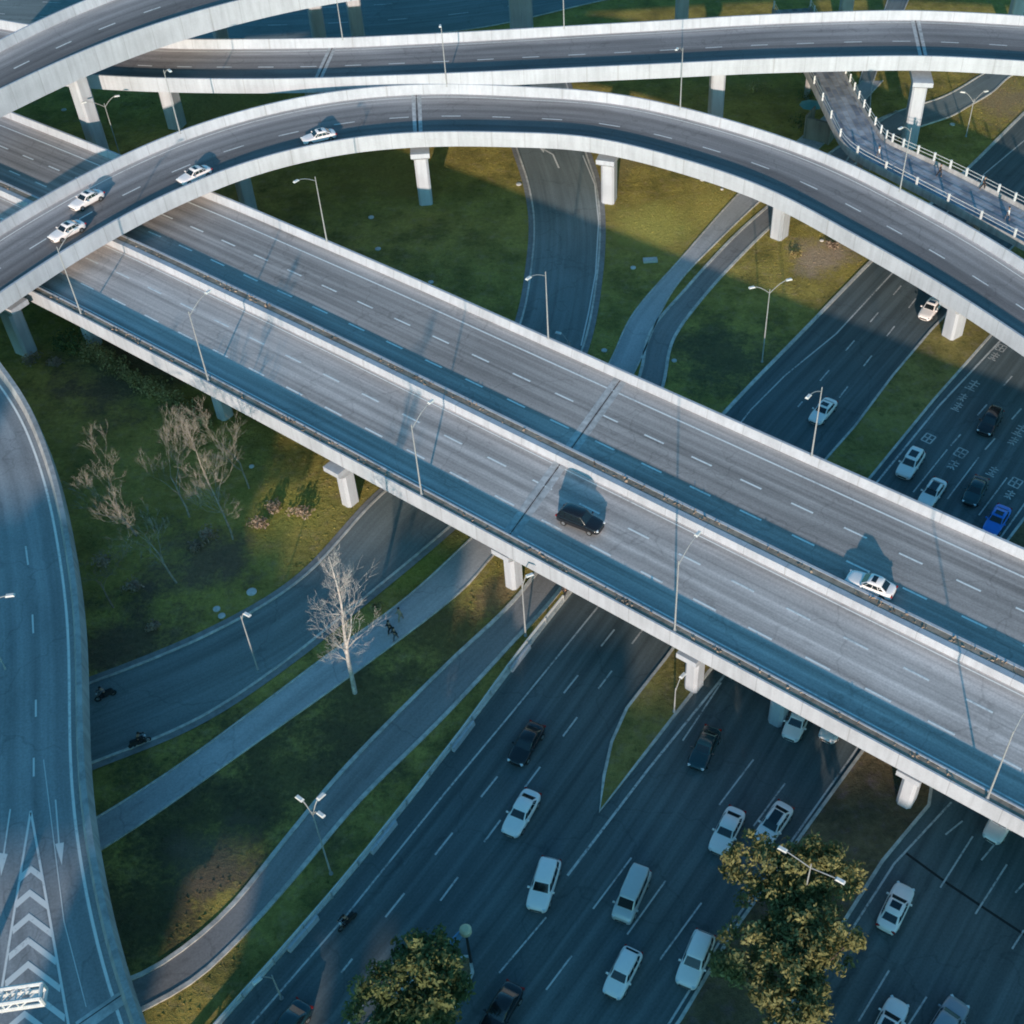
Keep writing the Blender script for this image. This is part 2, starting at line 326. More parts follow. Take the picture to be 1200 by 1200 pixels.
def sweep(mb, path, prof, mi=0, closed=True, i0=0, i1=None, uvn=None):
    """prof(i) -> list of (n, z)"""
    i1 = path.N if i1 is None else i1; rows = [prof(i) for i in range(i0, i1)]; k = len(rows[0])
    vs = []; uv = []
    for r, i in zip(rows, range(i0, i1)):
        for (n, z) in r: vs.append(path.at(i, n, z)); uv.append((path.s[i], n * (uvn / r[-1][0] if uvn else 1)))
    fs = []; kk = k if closed else k - 1
    for a in range(len(rows) - 1):
        for b in range(kk):
            c = (b + 1) % k; fs.append((a * k + b, a * k + c, (a + 1) * k + c, (a + 1) * k + b))
    if closed: fs += [tuple(range(k))[::-1], tuple((len(rows) - 1) * k + j for j in range(k))]
    mb.add(vs, fs, mi, uv)

def stripe(mb, path, nf, wid, zf, mi, dash=None, s0=0, s1=1e9):
    """painted line: nf(s) offset, zf(i-ish) height function of s,n; dash=(length, period, phase)"""
    L = path.s[-1]; segs = []
    if dash:
        a = dash[2] % dash[1] - dash[1]
        while a < L: segs.append((a, a + dash[0])); a += dash[1]
    else: segs = [(0, L)]
    for a, b in segs:
        a = max(a, s0, 0); b = min(b, s1, L)
        if b - a < 0.3: continue
        st = np.linspace(a, b, max(2, int((b - a) / 1.5) + 1)); vs = []
        for q in st:
            n = nf(q); 
            for d in (-wid / 2, wid / 2):
                p, _, _ = path.pose(q, n + d); vs.append((p.x, p.y, zf(q, n + d)))
        mb.add(vs, [(2 * i, 2 * i + 1, 2 * i + 3, 2 * i + 2) for i in range(len(st) - 1)], mi)

# ------------------------------------------------------------------ elevated roads
def viaduct(name, label, near, far, side, width=11.0, fascia=1.8, par=1.0, pw=0.45, girder=1.3, lines=(), surf='ramp', planter=None, joints=(), wall='white', dz0=True, group=None, wfun=None):
    path = Path(near, side, smooth=4)
    if far: W, DZ = path.width_to(far, width)
    else: W = np.full(path.N, width); DZ = np.zeros(path.N)
    if wfun: W = np.array([wfun(q) for q in path.s])
    root = empty(name, tuple(path.p[path.N // 2, :2]) + (0,), 0, label, 'overpass', group); inv = root.location.copy()
    zn = path.p[:, 2]
    wq = lambda q: float(np.interp(q, path.s, W)); zt = lambda q, n: float(np.interp(q, path.s, zn)) - par + float(np.interp(q, path.s, DZ)) * n / wq(q)
    zi = lambda i, n: zn[i] - par + DZ[i] * n / W[i]
    pn = planter or pw
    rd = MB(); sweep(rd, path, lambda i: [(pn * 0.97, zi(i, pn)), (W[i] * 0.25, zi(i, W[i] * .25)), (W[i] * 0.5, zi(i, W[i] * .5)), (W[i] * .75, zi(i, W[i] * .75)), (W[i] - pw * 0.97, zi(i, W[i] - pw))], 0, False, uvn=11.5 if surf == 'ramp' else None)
    for (f, off, wid, dash) in lines:
        stripe(rd, path, lambda q: wq(q) * f + off, wid, lambda q, n: zt(q, n) + 0.012, 1, dash)
    for js in joints:     # expansion joint: two pale concrete bands with a dark rubber gap
        for d, wd, mi, h in ((-0.55, 0.7, 2, 0.016), (0.0, 0.30, 3, 0.02), (0.55, 0.7, 2, 0.016)):
            vs = []
            for n in np.linspace(pn, wq(js) - pw, 12):
                for dd in (-wd / 2, wd / 2):
                    p, _, _ = path.pose(js + d + dd, n); vs.append((p.x, p.y, zt(js + d + dd, n) + h))
            rd.add(vs, [(2 * i, 2 * i + 1, 2 * i + 3, 2 * i + 2) for i in range(11)], mi)
    parts = [rd.build('road_surface', [surf, 'mark', 'dusty', 'dark'], root)]
    a = MB(); b = MB()
    if planter:
        sweep(a, path, lambda i: [(0, zi(i, 0) - fascia + par), (0, zi(i, 0) + par), (0.16, zi(i, 0) + par), (0.16, zi(i, 0) + par - .12), (planter - .14, zi(i, 0) + par - .12), (planter - .14, zi(i, 0) + par - .04), (planter, zi(i, 0) + par - .04), (planter, zi(i, 0) - fascia + par)])
    else:
        sweep(a, path, lambda i: [(0, zi(i, 0) - fascia + par), (0, zi(i, 0) + par * 0.35), (0.06, zi(i, 0) + par), (pw * 0.62, zi(i, 0) + par), (pw, zi(i, 0) + 0.22), (pw, zi(i, 0) - fascia + par)])
    parts.append(a.build('parapet', wall, root))
    sweep(b, path, lambda i: [(W[i], zi(i, W[i]) - fascia + par), (W[i], zi(i, W[i]) + par * .5), (W[i] - .05, zi(i, W[i]) + par), (W[i] - pw * .6, zi(i, W[i]) + par), (W[i] - pw, zi(i, W[i]) + 0.2), (W[i] - pw, zi(i, W[i]) - fascia + par)][::-1])
    parts.append(b.build('parapet', wall, root))
    g = MB(); gi = W * 0.22
    sweep(g, path, lambda i: [(pw * .98, zi(i, 0) - .05), (pw * .98, zi(i, 0) - fascia + par + .1), (gi[i], zi(i, 0) - fascia + par - .25), (gi[i] + .5, zi(i, 0) - fascia + par - girder), (W[i] - gi[i] - .5, zi(i, W[i]) - fascia + par - girder), (W[i] - gi[i], zi(i, W[i]) - fascia + par - .25), (W[i] - pw * .98, zi(i, W[i]) - fascia + par + .1), (W[i] - pw * .98, zi(i, W[i]) - .05)][::-1])
    parts.append(g.build('girder', 'conc', root))
    for o in parts: o.location = -inv
    return dict(path=path, W=W, root=root, inv=inv, wq=wq, zt=zt, under=lambda q, n: zt(q, n) - fascia + par - girder, zn=zn)

def pier(v, px, py, cw=1.7, cl=2.2, capw=2.5, capl=5.5, base=None, n=None, mat='white', col_=True, caph=1.3):
    """column whose foot is seen at the pixel; rises to the girder of viaduct v"""
    b = base if base is not None else P(px, py); path = v['path']; q = path.near_s(b)
    p0, t, nn = path.pose(q, 0); nd = (b - p0).dot(nn) if n is None else n
    f = p0 + nn * nd; zu = v['under'](q, nd) + 0.03; ang = math.atan2(t.y, t.x)
    root = v['root']; inv = v['inv']
    if col_:
        m = MB(); zc = zu - caph
        ring = []; ch = 0.25
        pr = [(cw / 2, cl / 2 - ch), (cw / 2 - ch, cl / 2), (-cw / 2 + ch, cl / 2), (-cw / 2, cl / 2 - ch), (-cw / 2, -cl / 2 + ch), (-cw / 2 + ch, -cl / 2), (cw / 2 - ch, -cl / 2), (cw / 2, -cl / 2 + ch)]
        for z in (-0.3, zc + .01):
            ring += [(f.x + a * math.cos(ang) - c * math.sin(ang), f.y + a * math.sin(ang) + c * math.cos(ang), z) for a, c in pr]
        m.add(ring, [(j, (j + 1) % 8, 8 + (j + 1) % 8, 8 + j) for j in range(8)])
        o = m.build('pier', mat, root); o.location = -inv
    m = MB(); vs = []
    for z, l_, w_ in ((zu - caph, capl * (0.5 if col_ else .5), capw * .8), (zu - caph * .45, capl, capw), (zu, capl, capw)):
        for a, c in ((-1, -1), (1, -1), (1, 1), (-1, 1)):
            x, y = a * w_ / 2, c * l_ / 2
            vs.append((f.x + x * math.cos(ang) - y * math.sin(ang), f.y + x * math.sin(ang) + y * math.cos(ang), z))
    m.add(vs, [(3, 2, 1, 0)] + [(4 * k + j, 4 * k + (j + 1) % 4, 4 * k + 4 + (j + 1) % 4, 4 * k + 4 + j) for k in range(2) for j in range(4)] + [(8, 9, 10, 11)])
    o = m.build('pier_cap', mat, root); o.location = -inv

# --- straight bridge
BD = Vector((0.8145, -0.580, 0)); BN = Vector((0.580, 0.8145, 0)); BO = P(600, 640, 8); BO.z = 0
zb = lambda s: float(np.interp(s, [-260, -157, -118, -90, -60, -35, 300], [0.6, 4.0, 5.2, 6.5, 7.6, 8, 8]))
pts = [tuple(BO + BD * s + Vector((0, 0, zb(s)))) for s in range(-200, 131, 10)]
BW = 25.0
bridge = viaduct('straight_overpass', 'long straight six-lane overpass with brown planted median, crossing the whole picture diagonally', pts, None, 1, BW, fascia=1.7, par=0.95, pw=0.5, girder=1.0, surf='deck', planter=1.0,
    lines=[(0, 1.9, .14, None), (0, 4.65, .2, (2.2, 5.25, 0)), (0, 8.2, .2, (2.2, 5.25, 1.5)), (0, 11.0, .13, None), (0, 13.35, .13, None), (0, 15.75, .2, (2.2, 5.25, 3)), (0, 19.15, .2, (2.2, 5.25, 1)), (0, 22.7, .2, None)], joints=())
bp = bridge['path']; br_root = bridge['root']
def bs(s): return s + 200.0     # station along the bridge from the survey origin
m = MB()   # the joint runs skewed across both carriageways
for d, wd, mi, h in ((-0.42, 0.6, 0, 0.016), (0.0, 0.07, 1, 0.02), (0.42, 0.6, 0, 0.016)):
    for n0, n1 in ((1.16, 11.25), (13.1, 24.4)):
        vs = []
        for n in np.linspace(n0, n1, 8):
            for dd in (-wd / 2, wd / 2):
                s_ = -1.3 - 0.19 * n + d + dd; p = BO + BD * s_ + BN * n; vs.append((p.x, p.y, zb(s_) - .95 + h))
        m.add(vs, [(2 * i, 2 * i + 1, 2 * i + 3, 2 * i + 2) for i in range(7)], mi)
o = m.build('expansion_joint', ['dusty', 'dark'], br_root); o.location = -bridge['inv']
m = MB()   # median planter
zi = lambda i: bp.p[i, 2] - .95
sweep(m, bp, lambda i: [(11.35, zi(i) - .03), (11.4, zi(i) + .84), (12.0, zi(i) + .80), (12.0, zi(i) + .73), (12.7, zi(i) + .73), (12.7, zi(i) + .80), (12.97, zi(i) + .80), (13.0, zi(i) - .03)][::-1])
o = m.build('median_barrier', 'white', br_root); o.location = -bridge['inv']
m = MB()
sweep(m, bp, lambda i: [(12.01, zi(i) + .76), (12.69, zi(i) + .76)], 0, False); sweep(m, bp, lambda i: [(0.17, zi(i) + .86), (.85, zi(i) + .86)], 0, False)
o = m.build('planter_soil', 'soil', br_root); o.location = -bridge['inv']
# low dry plants in the planters (uncountable)
m = MB()
for k in range(1500):
    s_ = random.uniform(-150, 70); med = random.random() < 0.5; n = random.uniform(12.05, 12.65) if med else random.uniform(.2, 0.84)
    if math.sin(s_ * 0.7) + math.sin(s_ * 0.23 + n) + random.uniform(-1, 1) < -0.3: continue
    p = BO + BD * s_ + BN * n; z = zb(s_) - .95 + (.75 if med else .83); h = random.uniform(.05, .18) * (1.7 if random.random() < .12 else 1); a = random.uniform(0, 6.28); wd = random.uniform(.06, .16)
    dx, dy = math.cos(a) * wd, math.sin(a) * wd; lx, ly = random.uniform(-.15, .15), random.uniform(-.15, .15)
    m.add([(p.x - dx, p.y - dy, z), (p.x + dx, p.y + dy, z), (p.x + dx * .7 + lx, p.y + dy * .7 + ly, z + h), (p.x - dx * .7 + lx, p.y - dy * .7 + ly, z + h)], [(0, 1, 2, 3)])
o = m.build('planter_plants', 'dry', br_root); o.location = -bridge['inv']; tag(o, kind='stuff')
for (x, y) in ((411, 588), (603, 684), (810, 802), (1052, 933)): pier(bridge, x, y, 1.25, 1.5, 1.9, 3.2, caph=1.2)
for s_ in (-31, -58, -83, 33, 55): pass
for (x, y) in ((233, 512), (905, 862), (69, 428)): pier(bridge, x, y, 1.3, 1.5, 1.9, 3.2, n=3.0, caph=1.2)
for s_ in (-62.5, -31.5, -3, 23, 52):    # rear columns under the far carriageway
    pier(bridge, 0, 0, 1.5, 1.7, 2.4, 5.0, base=BO + BD * s_ + BN * 19.5, caph=1.5)

# --- curved ramp in front (A)
A_near = [(-90, 408, 10.3), (0, 344, 10.5), (100, 279, 10.7), (200, 226, 10.9), (300, 187, 11.2), (400, 164, 11.4), (490, 155.5, 11.4), (590, 155.5, 11.0), (690, 161, 10.4), (800, 187, 9.8), (900, 222, 9.3), (1000, 275, 8.9), (1100, 332, 8.7), (1200, 397, 8.6), (1290, 460, 8.5)]
A_far = [(-40, 285, 10.6), (0, 261, 10.8), (100, 202, 11.0), (200, 157, 11.2), (300, 124, 11.5), (400, 105, 11.7), (490, 98, 11.7), (590, 99, 11.3), (690, 107, 10.7), (800, 124, 10.1), (900, 154, 9.6), (1000, 194, 9.2), (1100, 242, 9.0), (1200, 304, 8.9), (1260, 345, 8.8)]
W3 = lambda L: [tuple(P(*q)) for q in L]
A_near = [(x, y, z - .6) for x, y, z in A_near]; A_far = [(x, y, z - .6) for x, y, z in A_far]
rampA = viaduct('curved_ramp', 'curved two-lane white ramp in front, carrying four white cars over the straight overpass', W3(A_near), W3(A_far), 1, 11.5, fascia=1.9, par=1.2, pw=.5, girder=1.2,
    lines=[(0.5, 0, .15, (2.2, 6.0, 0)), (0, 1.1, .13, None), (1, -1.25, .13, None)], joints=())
def add_joint(v, px, py, z):
    path = v['path']; js = path.near_s(P(px, py, z)); m = MB()
    for d, wd, mi, h in ((-0.34, 0.42, 0, 0.016), (0.0, 0.07, 1, 0.02), (0.34, 0.42, 0, 0.016)):
        vs = []
        for n in np.linspace(.52, v['wq'](js) - .52, 12):
            for dd in (-wd / 2, wd / 2):
                p, _, _ = path.pose(js + d + dd, n); vs.append((p.x, p.y, v['zt'](js + d + dd, n) + h))
        m.add(vs, [(2 * i, 2 * i + 1, 2 * i + 3, 2 * i + 2) for i in range(11)], mi)
    o = m.build('expansion_joint', ['dusty', 'dark'], v['root']); o.location = -v['inv']
add_joint(rampA, 490, 155, 10.8); 
for (x, y) in ((37, 407), (288, 248), (500, 236), (709, 234), (914, 277), (1114, 392)): pier(rampA, x, y, 1.7, 2.0, 2.3, 4.2)

# --- upper ramp at the left (B) running on above the frame
B_near = [(-160, 190, 16.0), (-80, 145, 16.2), (0, 105, 16.3), (86, 65, 16.5), (160, 36, 16.6), (240, 11, 16.7), (320, -9, 16.8), (400, -24, 16.8), (500, -36, 16.8), (620, -44, 16.8), (800, -50, 16.8), (1000, -50, 16.8), (1250, -44, 16.8)]
B_far = [(-80, 88, 16.4), (0, 46, 16.6), (60, 17, 16.8), (110, -5, 16.9), (200, -37, 17), (300, -62, 17), (420, -82, 17), (620, -97, 17), (800, -102, 17), (1000, -102, 17), (1250, -96, 17)]
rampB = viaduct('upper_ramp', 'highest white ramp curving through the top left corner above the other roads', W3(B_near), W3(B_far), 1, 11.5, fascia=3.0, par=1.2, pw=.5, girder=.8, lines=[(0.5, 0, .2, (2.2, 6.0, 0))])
for (x, y) in ((119, 180), (370, 64), (424, 58), (603, 44), (614, 43), (795, 40), (990, 40), (1185, 42), (262, 66)): pier(rampB, x, y, 1.9, 2.3, 2.6, 5.2)

# --- second ramp across the top (C)
C_near = [(-80, 62, 7.6), (0, 75, 7.8), (60, 84, 8.0), (112, 88.5, 8.2), (160, 91, 8.4), (220, 92.5, 8.7), (300, 93, 9.1), (370, 92, 9.4), (440, 89.5, 9.8), (533, 86, 10.3), (667, 80, 11.0), (800, 74, 11.7), (880, 70, 12.2), (987, 67, 12.7), (1083, 66, 13), (1200, 72, 13), (1300, 80, 13)]
C_far = [(-40, 13, 7.7), (0, 22, 7.9), (60, 33, 8.1), (170, 44, 8.6), (250, 45, 9.0), (400, 43.5, 9.7), (520, 38, 10.3), (660, 30, 11.1), (800, 22, 11.8), (950, 14, 12.7), (1080, 11.5, 13.1), (1200, 18, 13.1), (1270, 23, 13.1)]
up = lambda x: float(np.interp(x, [-100, 100, 250, 480, 700, 1000], [.6, 1.2, 2.0, 2.3, 1.4, .2]))
C_near = [(x, y, z + up(x)) for x, y, z in C_near]; C_far = [(x, y, z + up(x)) for x, y, z in C_far]
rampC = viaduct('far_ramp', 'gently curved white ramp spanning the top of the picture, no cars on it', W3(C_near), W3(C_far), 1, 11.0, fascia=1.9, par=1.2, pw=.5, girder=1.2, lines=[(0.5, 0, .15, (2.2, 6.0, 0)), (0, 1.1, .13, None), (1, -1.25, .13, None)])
add_joint(rampC, 372, 92, 11.6); add_joint(rampC, 1082, 66, 13)
for (x, y) in ((204, 147), (373, 150), (833, 152), (1061, 170), (600, 140), (1290, 170)): pier(rampC, x, y, 1.9, 2.3, 2.6, 5.2)

# --- ramp at the lower left (L); traced along its right edge
L_right = [(-75, 345, 8), (-30, 385, 8), (0, 423, 8), (33, 470, 8), (64, 547, 8), (83, 633, 8), (94, 717, 8), (97, 800, 8), (98, 860, 8), (103, 933, 8), (116, 1017, 8), (135, 1100, 8), (165, 1193, 8), (200, 1280, 8)]
Lp = W3(L_right)
rampL = viaduct('wide_ramp', 'wide shaded ramp at the lower left with painted chevrons and arrows', Lp, None, -1, 14, fascia=1.75, par=.95, pw=.75, girder=1.2, lines=[(0, 1.25, .2, None)], surf='wide', wall='conc', wfun=lambda q: float(np.interp(q, [0, 45, 75, 100], [12.5, 15, 22, 27])))
lroot, linv, ZL = rampL['root'], rampL['inv'], 7.05
def flat(mb, pix, z, mi=0): 
    v = [P(x, y, z) for x, y in pix]; mb.add(v, [tuple(range(len(v)))], mi)
def pline(mb, a, b, wid, z, mi=0):
    a, b = P(*a, z), P(*b, z); d = (b - a).normalized(); n = Vector((-d.y, d.x, 0)) * wid / 2
    mb.add([a - n, a + n, b + n, b - n], [(0, 1, 2, 3)], mi)
zz = ZL + .014
def lpart(name, fn):
    m = MB(); fn(m); o = m.build(name, 'markbright', lroot); o.location = -linv
lpart('gore_line', lambda m: pline(m, (36, 950), (1, 1165), .16, zz)); lpart('gore_line', lambda m: pline(m, (36.3, 952), (81, 1205), .16, zz))
for (x, y) in ((36, 1014), (35, 1042), (34, 1070), (33, 1098), (33, 1126), (31, 1155), (29, 1184)):
    k = (y + 18 - 950) / 250; lx, rx = 36 - 39 * k, 36 + 45 * k
    dl = (x - lx) * 0.85; dr = (rx - x) * 0.75; th = 8.5
    lpart('chevron', lambda m: m.add([P(lx, y + dl, zz + .003), P(x, y, zz + .003), P(rx, y + dr, zz + .003), P(rx - .5, y + dr + th, zz + .003), P(x, y + th, zz + .003), P(lx + .5, y + dl + th, zz + .003)], [(0, 5, 4, 1), (1, 4, 3, 2)]))
lpart('lane_arrow', lambda m: flat(m, [(64.2, 937), (66, 937), (70, 988), (75, 987), (72.5, 1014), (64.5, 989), (68.2, 988)], zz))
lpart('lane_arrow', lambda m: flat(m, [(11.2, 948), (13, 948), (5.5, 1000), (9, 1001), (1, 1027), (-2, 999), (3.5, 1000)], zz))
for (a, b) in (((42, 820), (42, 840)), ((39.5, 888), (39.5, 910)), ((38, 720), (39, 742)), ((30, 640), (33, 662))): lpart('lane_dash', lambda m: pline(m, a, b, .14, zz))
lpart('edge_line', lambda m: m.add([P(50.5, 890, zz), P(51.5, 890, zz), P(75.6, 1080, zz), P(101.6, 1180, zz), P(100.4, 1180, zz), P(74.4, 1080, zz)], [(0, 1, 2, 5), (5, 2, 3, 4)]))
m = MB()
pline(m, (92, 1205), (152, 1163), 1.0, zz + .02, 0); pline(m, (90, 1202), (151, 1160), .07, zz + .026, 1)
o = m.build('expansion_joint', ['dusty', 'dark'], lroot); o.location = -linv
for (x, y) in ((70, 900), (60, 620), (120, 1160)): 
    b = P(x, y, 6); b.z = 0; pier(rampL, 0, 0, 1.6, 2.2, 2.5, 5, base=b, n=5.5)

# --- footbridge at the right
F_near = [(905, 8, 7.0), (946, 84, 7.0), (984, 162, 7.0), (988, 170, 7.0), (993, 175.5, 7.0), (1003, 181, 7.0), (1067, 214, 7.0), (1200, 284, 7.0), (1290, 332, 7.0)]
F_far = [(952, 8, 7.0), (990, 83, 7.0), (1025, 149, 7.0), (1028, 155, 7.0), (1032, 158.5, 7.0), (1042, 163, 7.0), (1093, 185, 7.0), (1200, 240, 7.0), (1260, 272, 7)]
foot = viaduct('footbridge', 'paved footbridge with white railings and two dark walkers, bending at the upper right', W3(F_near), W3(F_far), 1, 4.5, fascia=1.0, par=.5, pw=.25, girder=.5, surf='paving', wall='conc')
fp = foot['path']; m = MB()
for fw in (0.12, 1):
    nf = lambda q: 0.12 if fw < 1 else foot['wq'](q) - .12
    for zz2 in (.45, .9):
        pts = []
        for q in np.arange(0, fp.s[-1], 1.5):
            p, _, _ = fp.pose(q, nf(q)); pts.append((p.x, p.y, p.z + zz2))
        m.tube(pts, .035, 5)
    for q in np.arange(0.5, fp.s[-1], 2.4 if fw == 1 else 4.8):
        p, t, _ = fp.pose(q, nf(q)); pm = MB(); pm.box((p.x, p.y, p.z + .5), (.2, .2, 1.1), math.atan2(t.y, t.x)); o = pm.build('railing_post', 'paint', foot['root']); o.location = -foot['inv']
o = m.build('railing', 'paint', foot['root']); o.location = -foot['inv']
for q in (15, 42, 62): pier(foot, 0, 0, .8, .8, 1.2, 3, base=fp.pose(q, 2.2)[0].xy.to_3d(), caph=.6, mat='conc')

# ------------------------------------------------------------------ ground and roads at grade
m = MB(); n_ = 24
xs = np.linspace(-500, 500, n_); ys = np.linspace(-250, 900, n_)
m.add([(x, y, 0) for y in ys for x in xs], [(j * n_ + i, j * n_ + i + 1, (j + 1) * n_ + i + 1, (j + 1) * n_ + i) for j in range(n_ - 1) for i in range(n_ - 1)])
tag(m.build('ground', 'grass'), kind='structure')
road_polys = []
def strip(name, left, right, mat, z=.03, kerb=None, kw=.22, gutter=0, lines=(), kerbs=(1, 1), ds=1.5):
    """road between two traced ground edges (pixels); kerbs are real 0.13 m steps"""
    A = spline([tuple(P(*q)) for q in left], .5)[0]; B = spline([tuple(P(*q)) for q in right], .5)[0]
    n = max(8, int(max(len(A), len(B)) * .5 / ds)); ia = np.linspace(0, len(A) - 1, n); ib = np.linspace(0, len(B) - 1, n)
    f = lambda X, i: np.stack([np.interp(i, np.arange(len(X)), X[:, k]) for k in range(2)], 1)
    A, B = f(A, ia), f(B, ib); road_polys.append(np.concatenate([A, B[::-1]]))
    c = (A + B) / 2; s = np.concatenate([[0], np.cumsum(np.linalg.norm(np.diff(c, axis=0), axis=1))])
    m = MB(); vs = []; uv = []; fr = np.linspace(0, 1, 5)
    for i in range(n):
        for k in fr:
            p = A[i] * (1 - k) + B[i] * k; vs.append((p[0], p[1], z)); uv.append((s[i], k * np.linalg.norm(B[i] - A[i])))
    m.add(vs, [(i * 5 + k, i * 5 + k + 1, i * 5 + 6 + k, i * 5 + 5 + k) for i in range(n - 1) for k in range(4)], 0, uv)
    pc = Path([(p[0], p[1], 0) for p in c[:: max(1, n // 40)]] + [(c[-1][0], c[-1][1], 0)], 1)
    wd = np.interp(pc.s / pc.s[-1], s / s[-1], np.linalg.norm(B - A, axis=1)); wq = lambda q: float(np.interp(q, pc.s, wd))
    for (fr_, off, wid, dash) in lines:
        stripe(m, pc, lambda q: (0.5 - fr_) * wq(q) - off, wid, lambda q, nn: z + .012, 1, dash)
    o = m.build(name, [mat, 'markg'])
    tag(o, kind='structure')
    if kerb:
        for E_, sg, on in ((A, 1, kerbs[0]), (B, -1, kerbs[1])):
            if not on: continue
            step = max(1, len(E_) // 60); pth = Path([(p[0], p[1], 0) for p in E_[::step]] + [(E_[-1][0], E_[-1][1], 0)], sg)
            m = MB(); sweep(m, pth, lambda i: [(0, -.02), (0, .13), (kw, .13), (kw, -.02)][::(-1 if sg < 0 else 1)])
            tag(m.build('kerb', kerb), kind='structure')
            if gutter:
                m = MB(); sweep(m, pth, lambda i: [(-gutter, z + .02), (-.001, z + .02)][::(-1 if sg < 0 else 1)], 0, False); tag(m.build('gutter', 'gutter'), kind='structure')
    return pc

# R1 curved side road
strip('side_road', [(575, 45), (590, 100), (603, 168), (618, 215), (625, 260), (622, 310), (610, 375), (575, 450), (510, 525), (440, 585), (350, 680), (250, 740), (105, 800), (20, 828), (-100, 850)],
      [(650, 45), (668, 110), (686, 175), (699, 215), (704, 260), (701, 320), (685, 405), (650, 480), (590, 560), (520, 625), (430, 700), (330, 780), (230, 845), (105, 897), (20, 930), (-100, 965)], 'lane', kerb='kerb', gutter=.6)
# R2 footpath
strip('path', [(1010, 95), (940, 160), (870, 222), (800, 300), (740, 370), (712, 428), (640, 540), (545, 637), (470, 705), (380, 770), (300, 830), (200, 903), (115, 957), (40, 1000)],
      [(1035, 95), (970, 165), (900, 228), (845, 280), (790, 340), (745, 435), (680, 550), (580, 650), (545, 690), (440, 772), (300, 872), (180, 957), (125, 993), (50, 1040)], 'path', z=.05, kerb='kerb', kw=.15, kerbs=(1, 1))
# R3 cycle track
strip('track', [(1050, 130), (970, 180), (905, 236), (860, 276), (800, 341), (760, 390), (748, 440), (700, 550), (612, 690), (520, 780), (400, 902), (330, 986), (270, 1060), (220, 1105), (165, 1140), (60, 1175)],
      [(1075, 148), (985, 205), (910, 262), (880, 290), (825, 350), (790, 400), (778, 455), (735, 560), (660, 690), (600, 757), (520, 843), (420, 943), (345, 1032), (280, 1104), (230, 1150), (175, 1182), (70, 1230)], 'track', z=.04, kerb='kerb', kw=.34)
# R4 small curved road top right
strip('lane', [(1290, 40), (1200, 62), (1149, 88), (1128, 101), (1101, 115), (1072, 124), (1045, 133), (1020, 145), (990, 190)], [(1330, 55), (1215, 78), (1186, 89), (1163, 109), (1136, 125), (1115, 137), (1077, 150), (1050, 163), (1020, 200)], 'lane', kerb='kerb')
strip('link_path', [(1046, -20), (1030, 30), (1010, 84), (1003, 112), (1001, 135)], [(1074, -20), (1052, 30), (1028, 84), (1022, 105), (1020, 130)], 'lane', z=.045, kerb='kerb', kw=.15)
# R6 shaded road beyond the ramps
strip('far_road', [(-200, -30), (0, -28), (250, -22), (450, -30), (620, -50), (800, -80)], [(-200, 18), (0, 30), (240, 48), (420, 45), (560, 33), (700, 2), (820, -22)], 'lane', z=.035, kerb='kerb', lines=[(.5, 0, .2, (3, 9, 0)), (.25, 0, .2, (3, 9, 4)), (.75, 0, .2, (3, 9, 2))])
# main roads under the overpass: one sheet, islands laid on it
main_left = [(1320, 20), (1200, 131), (1133, 197), (1030, 295), (940, 387), (850, 480), (745, 600), (660, 700), (540, 856), (400, 1031), (255, 1196), (190, 1270)]
main_right = [(1900, 60), (1750, 170), (1700, 230), (1640, 330), (1600, 450), (1580, 560), (1560, 680), (1540, 800), (1500, 950), (1400, 1100), (1330, 1230), (1290, 1300)]
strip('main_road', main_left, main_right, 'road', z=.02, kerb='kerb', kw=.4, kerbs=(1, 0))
def island(name, pix, mat='verge', z=.14):
    A = [P(*q) for q in pix]; m = MB()
    road_v = [(p.x, p.y, z - .02) for p in A]; m.add(road_v, [tuple(range(len(A)))], 0)
    m2 = MB(); n = len(A)
    ctr = sum(A, Vector()) / n
    # kerb ring: offset inwards
    ins = []
    for i in range(n):
        a, b, c = A[i - 1], A[i], A[(i + 1) % n]; d1 = (b - a).normalized(); d2 = (c - b).normalized(); q = (d1 + d2).normalized(); nn = Vector((-q.y, q.x, 0))
        ins.append(b + nn * .25)
    area = sum(A[i].x * A[(i + 1) % n].y - A[(i + 1) % n].x * A[i].y for i in range(n))
    if area < 0: ins = [A[i] * 2 - ins[i] for i in range(n)]
    vs = [(p.x, p.y, 0) for p in A] + [(p.x, p.y, z) for p in A] + [(p.x, p.y, z) for p in ins] + [(p.x, p.y, z - .03) for p in ins]
    m2.add(vs, [(k * n + i, k * n + (i + 1) % n, (k + 1) * n + (i + 1) % n, (k + 1) * n + i) for k in range(3) for i in range(n)])
    tag(m.build(name, mat), kind='structure'); tag(m2.build('kerb', 'kerb'), kind='structure')
island('median', [(1400, 170), (1280, 275), (1170, 385), (1095, 470), (1020, 562), (960, 630), (905, 700), (833, 787), (770, 868), (702, 953), (706, 910), (715, 870), (733, 830), (780, 770), (830, 700), (900, 618), (970, 534), (1000, 500), (1045, 440), (1090, 387), (1190, 285), (1320, 150)])
island('median', [(1500, 290), (1390, 395), (1265, 545), (1200, 650), (1110, 800), (1090, 945), (1036, 1010), (966, 1120), (905, 1210), (870, 1260), (755, 1250), (795, 1195), (855, 1095), (942, 972), (1009, 880), (1080, 770), (1180, 632), (1250, 540), (1370, 385), (1480, 280)], 'medsoil')
island('median', [(556, 1140), (548, 1160), (521, 1203), (480, 1270), (380, 1270), (430, 1200), (480, 1148), (535, 1120), (552, 1120)], 'medsoil')
